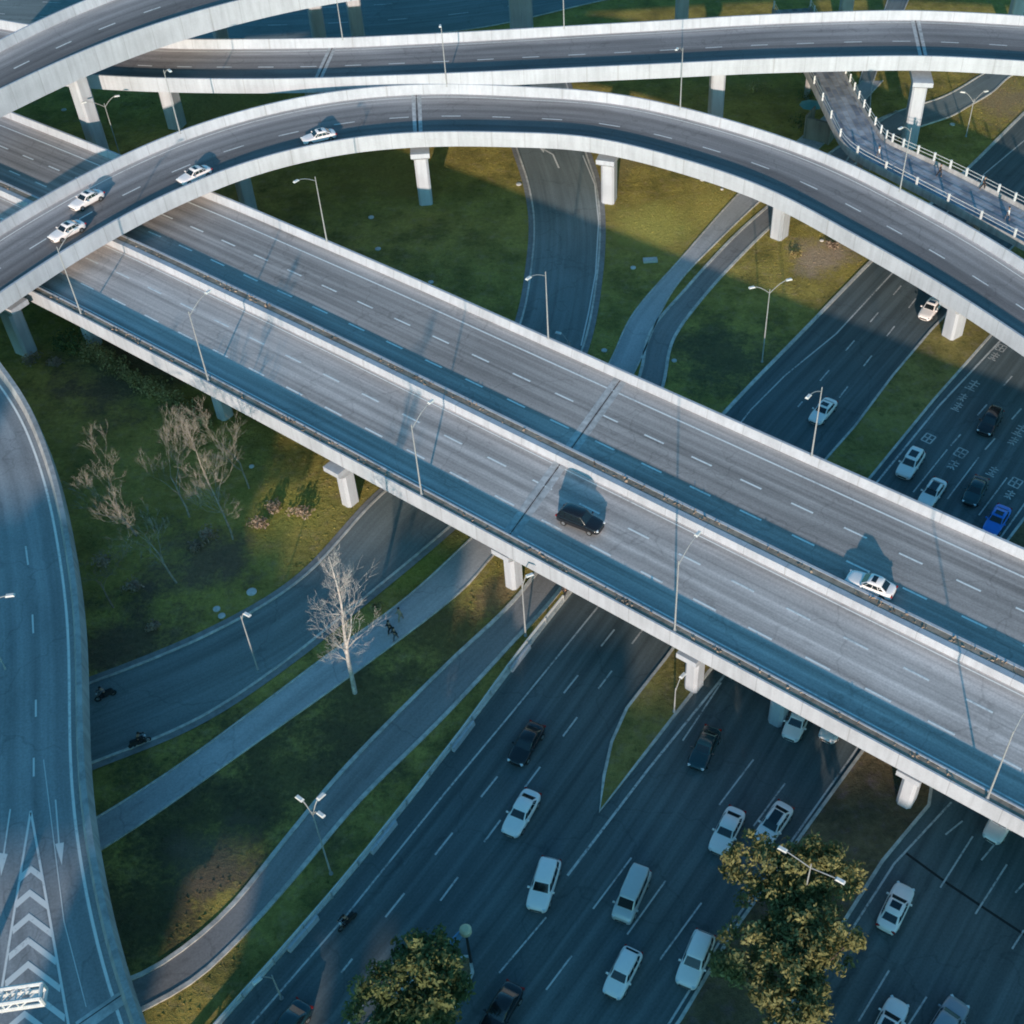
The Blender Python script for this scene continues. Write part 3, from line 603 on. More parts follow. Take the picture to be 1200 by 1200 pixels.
# ---- paint on the main roads
m = MB(); zz = .034
def dashes(a, b, dash, per, phase, wid=.15, z=zz):
    A, B = P(*a), P(*b); d = (B - A); L = d.length; d.normalize(); n = Vector((-d.y, d.x, 0)) * wid / 2; q = phase
    while q < L:
        u, v = A + d * q, A + d * min(q + dash, L)
        m.add([(p.x, p.y, z) for p in (u - n, u + n, v + n, v - n)], [(0, 1, 2, 3)]); q += per
def solid(pix, wid=.15):
    for a, b in zip(pix[:-1], pix[1:]): pline(m, a, b, wid, zz)
solid([(1330, 60), (1200, 165), (1140, 215), (1055, 310), (980, 391), (920, 440), (880, 480), (790, 595), (700, 712), (600, 835), (520, 931), (408, 1070), (330, 1160), (295, 1200), (250, 1260)])
dashes((1056, 335), (935, 477), 2.2, 6.3, 0); dashes((720, 738), (400, 1140), 2.2, 5.9, 0)
dashes((1085, 335), (965, 490), 2.2, 6.3, 3); dashes((765, 722), (395, 1218), 2.2, 5.6, 1.5)
solid([(1110, 365), (1093, 393), (1046, 447), (1000, 508), (975, 540)], .12)
solid([(1290, 280), (1180, 391), (1100, 476), (1030, 562), (960, 650), (842, 800), (760, 901), (665, 1026)], .2)   # left edge of the middle road
dashes((1110, 527), (1070, 577), 20, 30, 0, .13); dashes((1147, 536), (1110, 585), 20, 30, 0, .13); dashes((1180, 560), (1147, 604), 20, 30, 0, .13)
dashes((1200, 425), (1110, 527), 2.2, 6, 3); dashes((1240, 430), (1150, 532), 2.2, 6, 3)
solid([(1330, 420), (1240, 535), (1176, 625), (1080, 760), (1001, 882), (935, 975), (847, 1098), (785, 1198), (750, 1250)], .16)
solid([(1115, 940), (1048, 1012), (977, 1122), (920, 1205)], .16)
for a, b in (((883, 890), (843, 943)), ((920, 918), (883, 968)), ((740, 1005), (695, 1065)), ((780, 1032), (735, 1095)), ((822, 1058), (773, 1125)), ((1140, 980), (1102, 1040)), ((1180, 1013), (1143, 1071)), ((1042, 1137), (1006, 1197)), ((1086, 1168), (1062, 1205)), ((1128, 962), (1108, 978)), ((845, 800), (800, 868)), ((670, 1120), (640, 1160)), ((640, 1075), (585, 1140)), ((1200, 1090), (1186, 1112)), ((1165, 990), (1150, 1008)), ((1200, 1035), (1190, 1046))): pline(m, a, b, .13, zz)
# lane lettering (worn, unreadable strokes) on the middle road
def glyph(cx, cy, ax, strokes):
    c = P(cx, cy); ax *= .72; d = Vector((0.62, 0.785, 0)); n = Vector((.785, -.62, 0))
    for (u0, v0, u1, v1) in strokes:
        a = c + n * u0 * ax + d * v0 * ax; b = c + n * u1 * ax + d * v1 * ax; t = (b - a).normalized(); k = Vector((-t.y, t.x, 0)) * .07
        m.add([(p.x, p.y, zz + .004) for p in (a - k, a + k, b + k, b - k)], [(0, 1, 2, 3)])
F = [(-.7, .9, .7, .9), (-.7, .2, .7, .2), (-.5, -.6, .5, -.6), (0, 1.4, 0, -1.2), (-.8, -1.1, .8, -1.1)]
G = [(-.7, .9, -.7, -.9), (.7, .9, .7, -.9), (-.7, .9, .7, .9), (-.7, 0, .7, 0), (-.7, -.9, .7, -.9), (0, .9, 0, -.9)]
H = [(-.7, .7, .7, .7), (0, 1.2, 0, -1), (-.7, -.2, .7, .1), (-.6, -1, .1, -.4), (.6, -1, .1, -.4)]
for (x, y, k, g) in ((1140, 452, 1, F), (1128, 466, .8, H), (1122, 477, .8, F), (1088, 514, 1, G), (1126, 531, 1, G), (1117, 545, .9, H), (1163, 553, .8, F), (1190, 566, 1, G), (1183, 580, .8, H), (1195, 505, 1, F), (1187, 517, .8, H), (1173, 408, .9, G), (1165, 418, .8, F)): glyph(x, y, k, g)
tag(m.build('road_markings', 'markg'), kind='structure')
m = MB()   # bent arrow on the side road
zz = .05
pline(m, (655, 197), (648, 181), .22, zz); pline(m, (648, 181), (637, 175), .22, zz); flat(m, [(640, 171), (632, 173), (637, 179)], zz)
for pts in ([(683, 182), (697, 216), (701.5, 260), (698, 320), (690, 365), (681, 405)],):
    for a, b in zip(pts[:-1], pts[1:]): pline(m, a, b, .14, zz)
tag(m.build('road_markings', 'markbright'), kind='structure')
# dark tar seam across the right road
m = MB(); pts = [(1062, 1000), (1110, 1035), (1150, 1062), (1200, 1095), (1250, 1125)]
for a, b in zip(pts[:-1], pts[1:]): pline(m, a, b, .2, .03)
tag(m.build('tar_seams', 'dark'), kind='structure')

# guard rail beside the main road
gp = Path([tuple(P(*q)) for q in [(655, 702), (597, 775), (537, 857), (470, 942), (398, 1031), (325, 1115), (252, 1197), (200, 1260)]], 1)
root = empty('guard_rail', tuple(gp.p[gp.N // 2, :2]) + (0,), 0, 'long low white guard rail on the left kerb of the wide road', 'guard rail')
m = MB(); sweep(m, gp, lambda i: [(.38, .45), (.38, .8), (.46, .8), (.46, .45)]); o = m.build('rail', 'paint', root); o.location = -root.location
for q in np.arange(0, gp.s[-1], 3.0):
    m = MB(); p, t, nn = gp.pose(q, .52); m.box((p.x, p.y, .4), (.1, .1, .8), math.atan2(t.y, t.x)); o = m.build('rail_post', 'steel', root); o.location = -root.location
for k in range(6):
    q = 6 + k * 9.5
    if q + 5 < gp.s[-1]:
        m = MB(); i0, i1 = int(q / gp.s[-1] * gp.N), int((q + 4.5) / gp.s[-1] * gp.N); sweep(m, gp, lambda i: [(.62, .03), (.66, .55), (.84, .55), (.9, .03)], i0=i0, i1=max(i0 + 2, i1)); o = m.build('barrier_block', 'white', root); o.location = -root.location

# ------------------------------------------------------------------ cars
def make_car(kind, paint, sunroof=False, roofmat=None):
    D = dict(sedan=(4.7, 1.84, 1.45, .62, .95), suv=(4.75, 1.92, 1.72, .72, 1.05), hatch=(4.2, 1.78, 1.52, .66, .98), van=(4.9, 1.84, 1.95, .80, 1.12))[kind]
    L, W, Hh, nose, belt = D; hw = W / 2
    root = bpy.data.objects.new('parked_car', None); col.objects.link(root)
    # lower body, nose at +x
    st = {'sedan': [(1, .38, nose * .85), (.985, .62, nose - .02), (.93, .83, nose + .06), (.82, .95, nose + .16), (.62, 1, nose + .2), (.36, 1, belt - .03), (0, 1, belt), (-.4, 1, belt), (-.62, 1, belt + .02), (-.82, .97, belt), (-.93, .86, belt - .05), (-.985, .68, belt - .12), (-1, .45, belt - .3)],
          'suv': [(1, .45, nose * .8), (.985, .70, nose - .03), (.94, .87, nose + .04), (.86, .96, nose + .14), (.62, 1, nose + .22), (.42, 1, belt), (0, 1, belt), (-.4, 1, belt), (-.7, 1, belt + .02), (-.9, .97, belt), (-.965, .88, belt - .06), (-.99, .76, belt - .12), (-1, .6, belt - .35)],
          'hatch': [(1, .42, nose * .8), (.985, .68, nose - .03), (.94, .85, nose + .04), (.86, .95, nose + .12), (.64, 1, nose + .2), (.45, 1, belt), (0, 1, belt), (-.4, 1, belt), (-.7, 1, belt + .02), (-.9, .96, belt), (-.965, .86, belt - .06), (-.99, .72, belt - .12), (-1, .55, belt - .35)],
          'van': [(1, .58, nose * .8), (.985, .80, nose - .03), (.95, .92, nose + .04), (.9, .96, nose + .16), (.75, 1, nose + .28), (.6, 1, belt), (0, 1, belt), (-.4, 1, belt), (-.7, 1, belt), (-.92, 1, belt), (-.985, .96, belt - .05), (-1, .9, belt - .3)]}[kind]
    vs = []
    for (x, w_, hz) in st:
        a = hw * w_
        half = [(a * .86, .2), (a * .98, .34), (a, .55 * hz + .12), (a * .97, hz - .1), (a * .86, hz), (a * .4, hz + .035)]
        ring = half + [(-y, z) for y, z in reversed(half)]
        vs += [(x * L / 2, y, z) for y, z in ring]
    k = 12; fs = [(i * k + j, (i + 1) * k + j, (i + 1) * k + (j + 1) % k, i * k + (j + 1) % k) for i in range(len(st) - 1) for j in range(k)] + [tuple(range(k)), tuple((len(st) - 1) * k + j for j in reversed(range(k)))]
    m = MB(); m.add(vs, fs); body = m.build('body', paint, root, True); sm = body.modifiers.new('round', 'SUBSURF'); sm.levels = 1; sm.render_levels = 2
    # cabin
    xf, xr, rf, rr = {'sedan': (.36, -.74, .10, -.46), 'suv': (.42, -.95, .16, -.80), 'hatch': (.46, -.92, .18, -.72), 'van': (.66, -.97, .42, -.90)}[kind]
    h = L / 2; by, ty = hw * .90, hw * (.74 if kind != 'van' else .82)
    B = [(xf * h, by * .86, belt - .02), (xf * h * .5, by, belt - .02), (xr * h * .6, by, belt - .02), (xr * h, by * .86, belt - .02)]
    T = [(rf * h, ty * .9, Hh - .09), (rf * h * .5 - .1, ty, Hh - .06), (rr * h * .7, ty, Hh - .06), (rr * h, ty * .88, Hh - .10)]
    U = [(rf * h - .12, ty * .8, Hh - .03), (rf * h * .5 - .1, ty * .84, Hh), (rr * h * .7, ty * .84, Hh), (rr * h + .12, ty * .78, Hh - .04)]
    full = lambda R_: R_ + [(x, -y, z) for x, y, z in reversed(R_)]
    vs = full(B) + full(T) + full(U); fs = [(a * 8 + j, a * 8 + (j + 1) % 8, a * 8 + 8 + (j + 1) % 8, a * 8 + 8 + j) for a in range(2) for j in range(8)]
    fs += [(16, 17, 22, 23), (17, 18, 21, 22), (18, 19, 20, 21)]
    m = MB(); m.add(vs, [f[::-1] for f in fs]); c = m.build('cabin', roofmat or paint, root, True)
    bv = c.modifiers.new('bevel', 'BEVEL'); bv.width = .07; bv.segments = 3
    V = [Vector(q) for q in vs]
    def pane(a, b, c_, d, name, u0=.06, u1=.94, v0=.08, v1=.93, off=.018):
        f = lambda u, v: (V[a] * (1 - u) + V[b] * u) * (1 - v) + (V[d] * (1 - u) + V[c_] * u) * v
        q = [f(u0, v0), f(u1, v0), f(u1, v1), f(u0, v1)]; n = (q[1] - q[0]).cross(q[3] - q[0]).normalized()
        ctr = Vector((sum(v.x for v in V) / len(V), 0, belt)); mid = sum(q, Vector()) / 4
        if n.dot(mid - ctr) < 0: n = -n
        o_ = [x + n * off for x in q]; i_ = [x - n * .02 for x in q]
        mm = MB(); mm.add(o_ + i_, [(0, 1, 2, 3), (0, 4, 5, 1), (1, 5, 6, 2), (2, 6, 7, 3), (3, 7, 4, 0)]); return mm.build(name, 'glass', root)
    pane(0, 7, 15, 8, 'windshield'); pane(3, 4, 12, 11, 'rear_window', .08, .92, .12, .9)
    for s_ in (0, 1):
        i = (lambda k: k) if s_ == 0 else (lambda k: 7 - k if k < 8 else 23 - k)
        mm = MB(); out = Vector((0, 1 if s_ == 0 else -1, .25)).normalized() * .014
        for (a, b, u0, u1) in ((0, 1, .22, .97), (1, 2, .03, .50), (1, 2, .54, .97), (2, 3, .03, .72)):
            ia, ib, ic, idd = i(a), i(b), i(b + 8), i(a + 8)
            f = lambda u, v: (V[ia] * (1 - u) + V[ib] * u) * (1 - v) + (V[idd] * (1 - u) + V[ic] * u) * v
            q = [f(u0, .1) + out, f(u1, .1) + out, f(u1, .86) + out, f(u0, .86) + out]; mm.add(q, [(0, 1, 2, 3)])
        mm.build('side_window', 'glass', root)
    if sunroof:
        mm = MB(); mm.box(((rf * .35 + rr * .35) * h, 0, Hh + .004), (sunroof * (rf - rr) * h, ty * 1.25, .02)); mm.build('sunroof', 'glass', root)
    # wheels
    for x in (.62, -.6):
        for s_ in (1, -1):
            mm = MB(); mm.tube([(x * h, s_ * (hw - .2), .33), (x * h, s_ * (hw + .012), .33)], [.34, .33], 18); wo_ = mm.build('wheel', 'rubber', root)
            mm = MB(); mm.tube([(x * h, s_ * (hw - .05), .33), (x * h, s_ * (hw + .022), .33)], [.21, .19], 12); mm.build('rim', 'rim', wo_)
    for s_ in (1, -1):
        mm = MB(); mm.box((h * .935, s_ * hw * .66, nose - .01), (.2, .30, .12), -s_ * .6); mm.build('headlight', 'lampglass', root)
        mm = MB(); mm.box((-h * .965, s_ * hw * .70, belt - .17), (.14, .34, .15), s_ * .3); mm.build('tail_light', 'red', root)
        mm = MB(); mm.box((xf * h - .22, s_ * (hw + .08), belt + .03), (.14, .22, .14), 0, taper=.8); mm.build('mirror', paint, root)
    mm = MB(); mm.box((h * .985, 0, .42), (.1, W * .52, .18)); mm.build('grille', 'plastic', root)
    mm = MB(); mm.box((-h * .99, 0, .34), (.08, W * .62, .14)); mm.build('bumper', 'plastic', root)
    return root
protos = {}
def car(front, rear, z, kind, paint, name, label, cat='car', group=None, sunroof=False, roofmat=None):
    key = (kind, paint, sunroof, roofmat)
    if key not in protos: protos[key] = make_car(*key); o = protos[key]
    else: o = copy_tree(protos[key])
    f, r = P(*front, z + .75), P(*rear, z + .75); c = (f + r) / 2
    o.name = name; o.location = (c.x, c.y, z); o.rotation_euler = (0, 0, math.atan2(f.y - r.y, f.x - r.x)); o.scale = (.88, .9, .9)
    for k in ('group',):
        if k in o: del o[k]
    tag(o, label, cat, group); return o
G0 = 'cars driving on the roads'
zA = lambda px, py: 0
def ramp_z(v, px, py, z0):
    z = z0
    for _ in range(4):
        p = P(px, py, z); q = v['path'].near_s(p); p0, t, nn = v['path'].pose(q, 0); z = v['zt'](q, (p - p0).dot(nn)) + .02
    return z
g = .03
car((597, 974), (624, 928), g, 'sedan', 'white_car', 'white_sedan', 'white sedan with black rear window, nearest behind the long dark car on the wide road', group=G0)
car((629, 1060), (645, 1010), g, 'suv', 'white_car', 'white_suv', 'white tall car just below the grass tip of the median, turned slightly upright', group=G0)
car((729, 1073), (751, 1022), g, 'van', 'tan_car', 'silver_van', 'boxy silver van with long roof on the middle road', 'van', G0)
car((718, 1161), (741, 1116), g, 'hatch', 'white_car', 'white_hatchback', 'small white hatchback directly below the silver van', group=G0)
car((804, 1150), (826, 1096), g, 'suv', 'white_car', 'white_suv', 'white tall car passing left of the lower olive tree', group=G0)
car((840, 996), (864, 948), g, 'sedan', 'white_car', 'white_sedan', 'white sedan left of the upper olive tree, dark car ahead beyond it', group=G0)
car((892, 985), (920, 944), g, 'sedan', 'white_car', 'white_sedan', 'white car with large black glass roof half hidden by the upper olive tree', group=G0, sunroof=1.0)
car((815, 898), (836, 852), g, 'sedan', 'teal_car', 'black_sedan', 'black sedan on the middle road just past the grassy island', group=G0)
car((925, 864), (944, 824), g, 'hatch', 'white_car', 'white_hatchback', 'white hatchback coming out from under the overpass beside the median', group=G0)
car((969, 863), (992, 826), g, 'sedan', 'white_car', 'white_sedan', 'white car mostly under the overpass, only its nose showing', group=G0)
car((602, 894), (631, 846), g, 'sedan', 'black_car', 'black_sedan', 'long black sedan on the wide road, above the white sedan', group=G0)
car((1062, 1037), (1038, 1087), g, 'sedan', 'white_car', 'white_sedan', 'white sedan with black sunroof alone on the right hand road', group=G0, sunroof=.5)
car((1052, 1178), (1030, 1222), g, 'sedan', 'white_car', 'white_sedan', 'white car cut by the bottom edge, right of the lower olive tree', group=G0, sunroof=.5)
car((1122, 1178), (1096, 1220), g, 'suv', 'grey_car', 'grey_suv', 'grey blue car cut by the bottom edge at the lower right', group=G0)
car((1164, 978), (1185, 942), g, 'sedan', 'white_car', 'white_sedan', 'white car emerging under the overpass at the right edge', group=G0)
car((1079, 375), (1102, 345), g, 'sedan', 'white_car', 'white_sedan', 'white sedan beside the white pier under the curved ramp', group=G0, sunroof=.4)
car((950, 497), (979, 463), g, 'sedan', 'white_car', 'white_sedan', 'white sedan just beyond the straight overpass, with a lamp post in front of it', group=G0, sunroof=.5)
car((1053, 563), (1081, 521), g, 'suv', 'white_car', 'white_suv', 'white car with black sunroof queueing nearest the grass median', group=G0, sunroof=.5)
car((1077, 598), (1108, 554), g, 'sedan', 'white_car', 'white_sedan', 'white car with all black glass roof queueing at the overpass edge', group=G0, sunroof=1.0)
car((1147, 515), (1174, 471), g, 'suv', 'black_car', 'black_suv', 'black tall car alone behind the queue at the right edge', group=G0)
car((1131, 597), (1156, 550), g, 'sedan', 'teal_car', 'black_sedan', 'dark teal sedan queueing between the white and blue cars', group=G0)
car((1155, 630), (1182, 586), g, 'sedan', 'blue_car', 'blue_sedan', 'bright blue car with dark roof opening at the end of the queue', group=G0, sunroof=.5)
car((572, 1207), (600, 1160), g, 'sedan', 'black_car', 'black_sedan', 'dark car cut by the bottom edge right of the round tree', group=G0)
car((322, 1222), (347, 1188), g, 'sedan', 'teal_car', 'dark_sedan', 'dark car barely showing at the bottom edge left of the round tree', group=G0)
car((705, 617), (656, 598), zb(5) - .95 + .02, 'suv', 'black_car', 'black_suv', 'black SUV alone on the near side of the straight overpass, casting a long shadow', group=G0)
car((994, 672), (1048, 693), zb(15) - .95 + .02, 'sedan', 'white_car', 'white_sedan', 'white sedan alone on the far side of the straight overpass', group=G0, sunroof=.35)
for (f, r, lb) in (((57, 279), (98, 258), 'white car on the curved ramp, front one of the pair side by side'), ((80, 243), (121, 221), 'white car on the curved ramp, in the outer lane beside another white car'),
                   ((207, 212), (247, 194), 'white car third in line on the curved ramp, on its own'), ((351, 163), (395, 153), 'last white car on the curved ramp, farthest up the bend')):
    c = ((f[0] + r[0]) / 2, (f[1] + r[1]) / 2); car(f, r, ramp_z(rampA, c[0], c[1] + 5, 10), 'sedan', 'white_car', 'white_sedan', lb, group=G0, sunroof=.35)

# ------------------------------------------------------------------ street lamps
def lamp(base, height, arms, label, group='street lamps', armup=.9, r=.065, lean=None):
    """arms: list of (dx, dy) reach in metres"""
    root = empty('street_lamp', base, 0, label, 'street lamp', group)
    m = MB(); m.tube([(0, 0, 0), (0, 0, .5), (0, 0, height)], [r * 1.5, r * 1.2, r * .65], 8); m.disc((0, 0, -.02), r * 2.4, .12, 10); m.build('pole', 'lamp', root)
    for (dx, dy) in arms:
        d = Vector((dx, dy, 0)); u = d.normalized(); m = MB()
        pts = [(0, 0, height - .5)] + [tuple(d * t + Vector((0, 0, height - .5 + armup * math.sin(t * math.pi / 2) + .3 * t))) for t in (.15, .35, .6, .85, 1)]
        m.tube(pts, [r * .6] * 5 + [r * .5], 6); a = m.build('arm', 'lamp', root)
        e = Vector(pts[-1]); m = MB(); m.box(e + u * .3 + Vector((0, 0, .03)), (.7, .3, .13), math.atan2(u.y, u.x), taper=.75); m.build('lamp_head', 'paint', a)
    return root
def on_bridge(px, py, n):
    p = P(px, py, 8); s = (p - BO).dot(BD); q = BO + BD * s + BN * n; q.z = zb(s) - (0.12 if n < 2 else 0.02); return q
nb = BN * 2.3
for (x, y, lb) in ((228, 455, 'street lamp on the near overpass edge, left end above the hedge row'), (490, 582, 'street lamp on the near overpass edge, above the bare white tree'), (788, 741, 'street lamp on the near overpass edge, above the pointed grassy island'), (1154, 941, 'street lamp on the near overpass edge, at the right edge of the picture'), (66, 380, 'street lamp on the near overpass edge, right beside the curved white ramp')):
    lamp(on_bridge(x, y, .35), 8.2, [(nb.x, nb.y)], lb)
for (x, y, lb) in ((373, 287, 'street lamp on the far overpass edge, in front of the left lawn'), (638, 400, 'street lamp on the far overpass edge, in front of the curving side road'), (948, 537, 'street lamp on the far overpass edge, in front of a white sedan')):
    lamp(on_bridge(x, y, BW - .25), 8.0, [(-nb.x, -nb.y)], lb)
def on_ramp(v, px, py, z, n):
    q = v['path'].near_s(P(px, py, z)); nn = v['wq'](q) - n if n > 0 else -n
    # refine along the path so that the point shows at px
    best = None
    for s in np.arange(max(0, q - 15), min(v['path'].s[-1], q + 15), .5):
        p, t, n_v = v['path'].pose(s, v['wq'](s) - n); zt = v['zt'](s, v['wq'](s) - n) + .95
        d = abs((p - P(px, py, zt)).length)
        if best is None or d < best[0]: best = (d, Vector((p.x, p.y, zt)), n_v)
    return best[1], best[2]
for (v, x, y, z, lb) in ((rampA, 1066, 220, 9, 'street lamp on the far edge of the curved ramp, in front of the footbridge'), (rampA, 802, 124, 10, 'street lamp on the far edge of the curved ramp, right of the middle'), (rampA, 525, 98, 11.6, 'street lamp on the far edge of the curved ramp, at the top of its bend'), (rampA, 209, 155, 11.3, 'street lamp on the far edge of the curved ramp, before a grey pier'),
                      (rampC, 661, 30, 11, 'street lamp on the far ramp, right of the double white pier'), (rampC, 401, 44, 9.7, 'street lamp on the far ramp, between two piers of the highest ramp')):
    p, nn = on_ramp(v, x, y, z, .25); lamp(p, 8.0, [tuple((-nn * 1.8).xy)], lb)
lamp(P(302, 784), 7.0, [(.5, -.3)], 'thin street lamp beside the side road, left of the bare white tree')
lamp(P(388, 1024), 8.6, [(.6, -.45), (-.6, .45), (.45, .55)], 'street lamp with crossed arms beside the dark cycle track')
lamp(P(616, 745), 6.8, [(.4, .2)], 'street lamp beside the overpass pier, between the cycle track and guard rail')
lamp(P(669, 449), 5.6, [(-.9, .35)], 'low street lamp behind the overpass at the right kerb of the side road')
lamp(P(893, 424), 9.5, [(-1.7, -.6), (1.7, .6)], 'double-armed street lamp on the dark lawn right of the cycle track')
lamp(P(142, 187), 8.0, [(-1.8, -1.0), (1.4, .5)], 'double-armed street lamp on the lawn beside the tallest pier')
lamp(P(1132, 160), 5.5, [(-1.3, .4), (1.3, .6)], 'double-armed street lamp beside the small curving lane')
lamp(P(934, 1087), 9.0, [(1.55, -1.0), (-1.55, 1.0)], 'street lamp with a straight double arm rising through the upper olive tree', armup=.1)
lamp(P(330, 1170), 3.6, [(-.5, -.5)], 'short lamp with a curved arm beside the guard rail')
p = P(16, 703, 14.6); lamp((p.x - 3.0, p.y - .5, 7.0), 7.4, [(2.6, .45)], 'street lamp reaching over the wide ramp from the left edge')
lamp(P(790, 835) + Vector((0, 0, .14)), 3.2, [(.4, .5)], 'short thin post on the grassy island below the overpass pier', r=.06)

# ------------------------------------------------------------------ trees and shrubs
def leaf_cloud(mb, centre, rad, n, size, flat=.6, mi=0):
    c = Vector(centre)
    for _ in range(n):
        d = Vector((random.gauss(0, 1), random.gauss(0, 1), random.gauss(0, 1))).normalized(); d = d * (random.random() ** .4)
        p = c + Vector((d.x * rad, d.y * rad, d.z * rad * flat))
        nrm = (d + Vector((random.gauss(0, .6), random.gauss(0, .6), random.gauss(0.3, .6)))).normalized(); t = nrm.orthogonal().normalized(); t.rotate(Matrix.Rotation(random.uniform(0, 6.28), 3, nrm)); b = nrm.cross(t)
        s = size * random.uniform(.6, 1.3)
        mb.add([p - t * s, p + b * s * .45, p + t * s, p - b * s * .45], [(0, 1, 2, 3)], mi)
def leafy_tree(loc, R0, Hh, mat, label, lobes=None, group='leafy trees on the medians', nclump=95, leaves=95, size=.2):
    root = empty('leafy_tree', loc, random.uniform(0, 6), label, 'tree', group); root.rotation_euler = (0, 0, 0)
    m = MB(); m.tube([(0, 0, -.2), (.1, .05, Hh * .3), (.0, .1, Hh * .6)], [.28, .22, .12], 8)
    tips = []
    lobes = lobes or [(0, 0, R0)]
    for (lx, ly, lr) in lobes:
        m.tube([(.1, .05, Hh * .3), (lx * .6, ly * .6, Hh * .48), (lx, ly, Hh * .7)], [.14, .09, .04], 6)
    m.build('trunk', 'trunk', root)
    c = MB()
    for (lx, ly, lr) in lobes:
        for k in range(int(nclump * (lr / R0) ** 2)):
            d = Vector((random.gauss(0, 1), random.gauss(0, 1), random.gauss(0.25, .8))).normalized() * random.uniform(.55, 1.0)
            hz = Hh * .62 + d.z * Hh * .34
            r = random.uniform(.42, .95) * (R0 / 4.5) ** .5
            leaf_cloud(c, (lx + d.x * lr, ly + d.y * lr, max(hz, Hh * .22)), r, int(leaves * (r ** 2) * 1.5), size, .7)
    c.build('crown', mat, root); return root
p = P(925, 1078); leafy_tree(p, 3.6, 7.5, 'olive', 'upper of the two olive leafy trees on the median, a lamp rising through it', [(-2.6, 1.7, 2.4), (0.3, 1.0, 2.6), (2.3, .9, 2.3), (0, -.4, 2.0), (-.6, -2.2, 2.3), (.9, -3.4, 2.2)])
p = P(915, 1190); leafy_tree(p, 3.8, 7.5, 'olive', 'lower of the two olive leafy trees on the median', [(-2.8, 2.2, 2.2), (0, 1.9, 2.6), (2.6, 2.4, 2.5), (4.2, 2.6, 1.3), (.1, -.6, 2.7), (.3, -2.0, 2.2)])
p = P(495, 1205); leafy_tree(p, 4.2, 8.8, 'green', 'round dark green leafy tree at the bottom edge', [(0, .5, 3.3), (-1.9, -.8, 2.2), (1.5, 1.0, 2.2), (1.6, -1.2, 2.2), (.3, 2.2, 1.8)], nclump=95)

def bare_tree(loc, lean, height, label, mat='bark', r=.16, seed=0, fork=.35, spread=.55, depth=5, leader=False, crook=.03, name='bare_tree', cat='tree', group='bare trees on the lawn'):
    rd = random.Random(seed); root = empty(name, loc, 0, label, cat, group); T = MB(); B = MB()
    def grow(mb, p, d, L, r, lvl):
        n = 4; pts = [p]; rr = [r]; q = p.copy(); dd = d.copy()
        for i in range(n):
            dd = (dd + Vector((rd.gauss(0, .12), rd.gauss(0, .12), rd.gauss(.04, .06)))).normalized(); q = q + dd * L / n; pts.append(q.copy()); rr.append(r * (1 - .55 * (i + 1) / n))
        mb.tube(pts, rr, 5 if lvl > 1 else 7, cap=False)
        if lvl >= depth: return
        for k in range(rd.randint(3, 4) if lvl else 4):
            i = rd.choice([2, 3, 4, 4]) if lvl else rd.choice([2, 3, 4])
            ang = rd.uniform(0, 6.28); o = dd.orthogonal().normalized(); o.rotate(Matrix.Rotation(ang, 3, dd))
            nd = (dd * (1 - spread * .4) + o * spread * rd.uniform(.7, 1.3) + Vector((0, 0, .15))).normalized()
            grow(B, pts[i], nd, L * rd.uniform(.5, .75), max(.008, rr[i] * rd.uniform(.42, .58)), lvl + 1)
        
    p = Vector((0, 0, -.1)); d = Vector(lean).normalized()
    if leader:
        pts = []; rr = []; q = p.copy(); dd = d.copy(); N = 12
        for i in range(N + 1):
            pts.append(q.copy()); rr.append(r * (1 - .88 * i / N)); dd = (dd + Vector((rd.gauss(0, crook), rd.gauss(0, crook), .06))).normalized(); q = q + dd * height / N
        T.tube(pts, rr, 7, cap=False)
        for k in range(34):
            i = rd.randint(3, N - 1); t = i / N; a = rd.uniform(0, 6.28); L = height * (1 - t * .75) * rd.uniform(.10, .21)
            grow(B, pts[i], Vector((math.cos(a) * spread, math.sin(a) * spread, 1.0 if rd.random() < .7 else .25)).normalized(), L, max(.014, rr[i] * .26), depth - 3)
        grow(B, pts[4], Vector((.34, .1, 1)).normalized(), height * .22, r * .4, depth - 3)
    else: grow(T, p, d, height * .40, r, 0)
    T.build('trunk', mat, root); B.build('branches', mat, root); return root
bare_tree(P(416, 812), (.02, 0, 1), 16.5, 'tall bare white-barked tree standing beside the footpath', 'birch', .21, 3, spread=.55, leader=True)
for (x, y, h, sd, lb, sp) in ((160, 628, 12, 11, 'bare wide-forked tree at the left of the lawn above the side road', .5), (207, 683, 12, 12, 'bare pale tree low on the lawn with a long leaning forked trunk', .45), (222, 606, 12, 13, 'bare bushy tree in the middle of the lawn, splitting low', .4), (273, 632, 15, 14, 'tallest bare tree of the lawn with a crooked pale trunk', .4), (292, 572, 12, 15, 'bare tree close under the overpass edge at the right of the lawn', .4), (133, 712, 8, 16, 'small brown bare tree beside the wide ramp', .55)):
    bare_tree(P(x, y), (-.05, -.03, 1), h, lb, 'bark' if sd != 16 else 'twig', .11, sd, spread=sp, leader=sd == 14, crook=.06)
def shrub(px, py, r, mat, label, n=260, size=.16, group='low shrubs', h=.75, name='shrub'):
    root = empty(name, P(px, py), 0, label, 'shrub', group); c = MB()
    for k in range(7):
        a = random.uniform(0, 6.28); q = random.uniform(0, .7) * r; leaf_cloud(c, (math.cos(a) * q, math.sin(a) * q, r * h * random.uniform(.35, .75)), r * .55, n // 7, size, h)
    c.build('foliage', mat, root)
    m = MB()
    for k in range(4):
        a = random.uniform(0, 6.28); m.tube([(0, 0, -.05), (math.cos(a) * r * .4, math.sin(a) * r * .4, r * h * .8)], [.03, .012], 4)
    m.build('stems', 'twig', root)
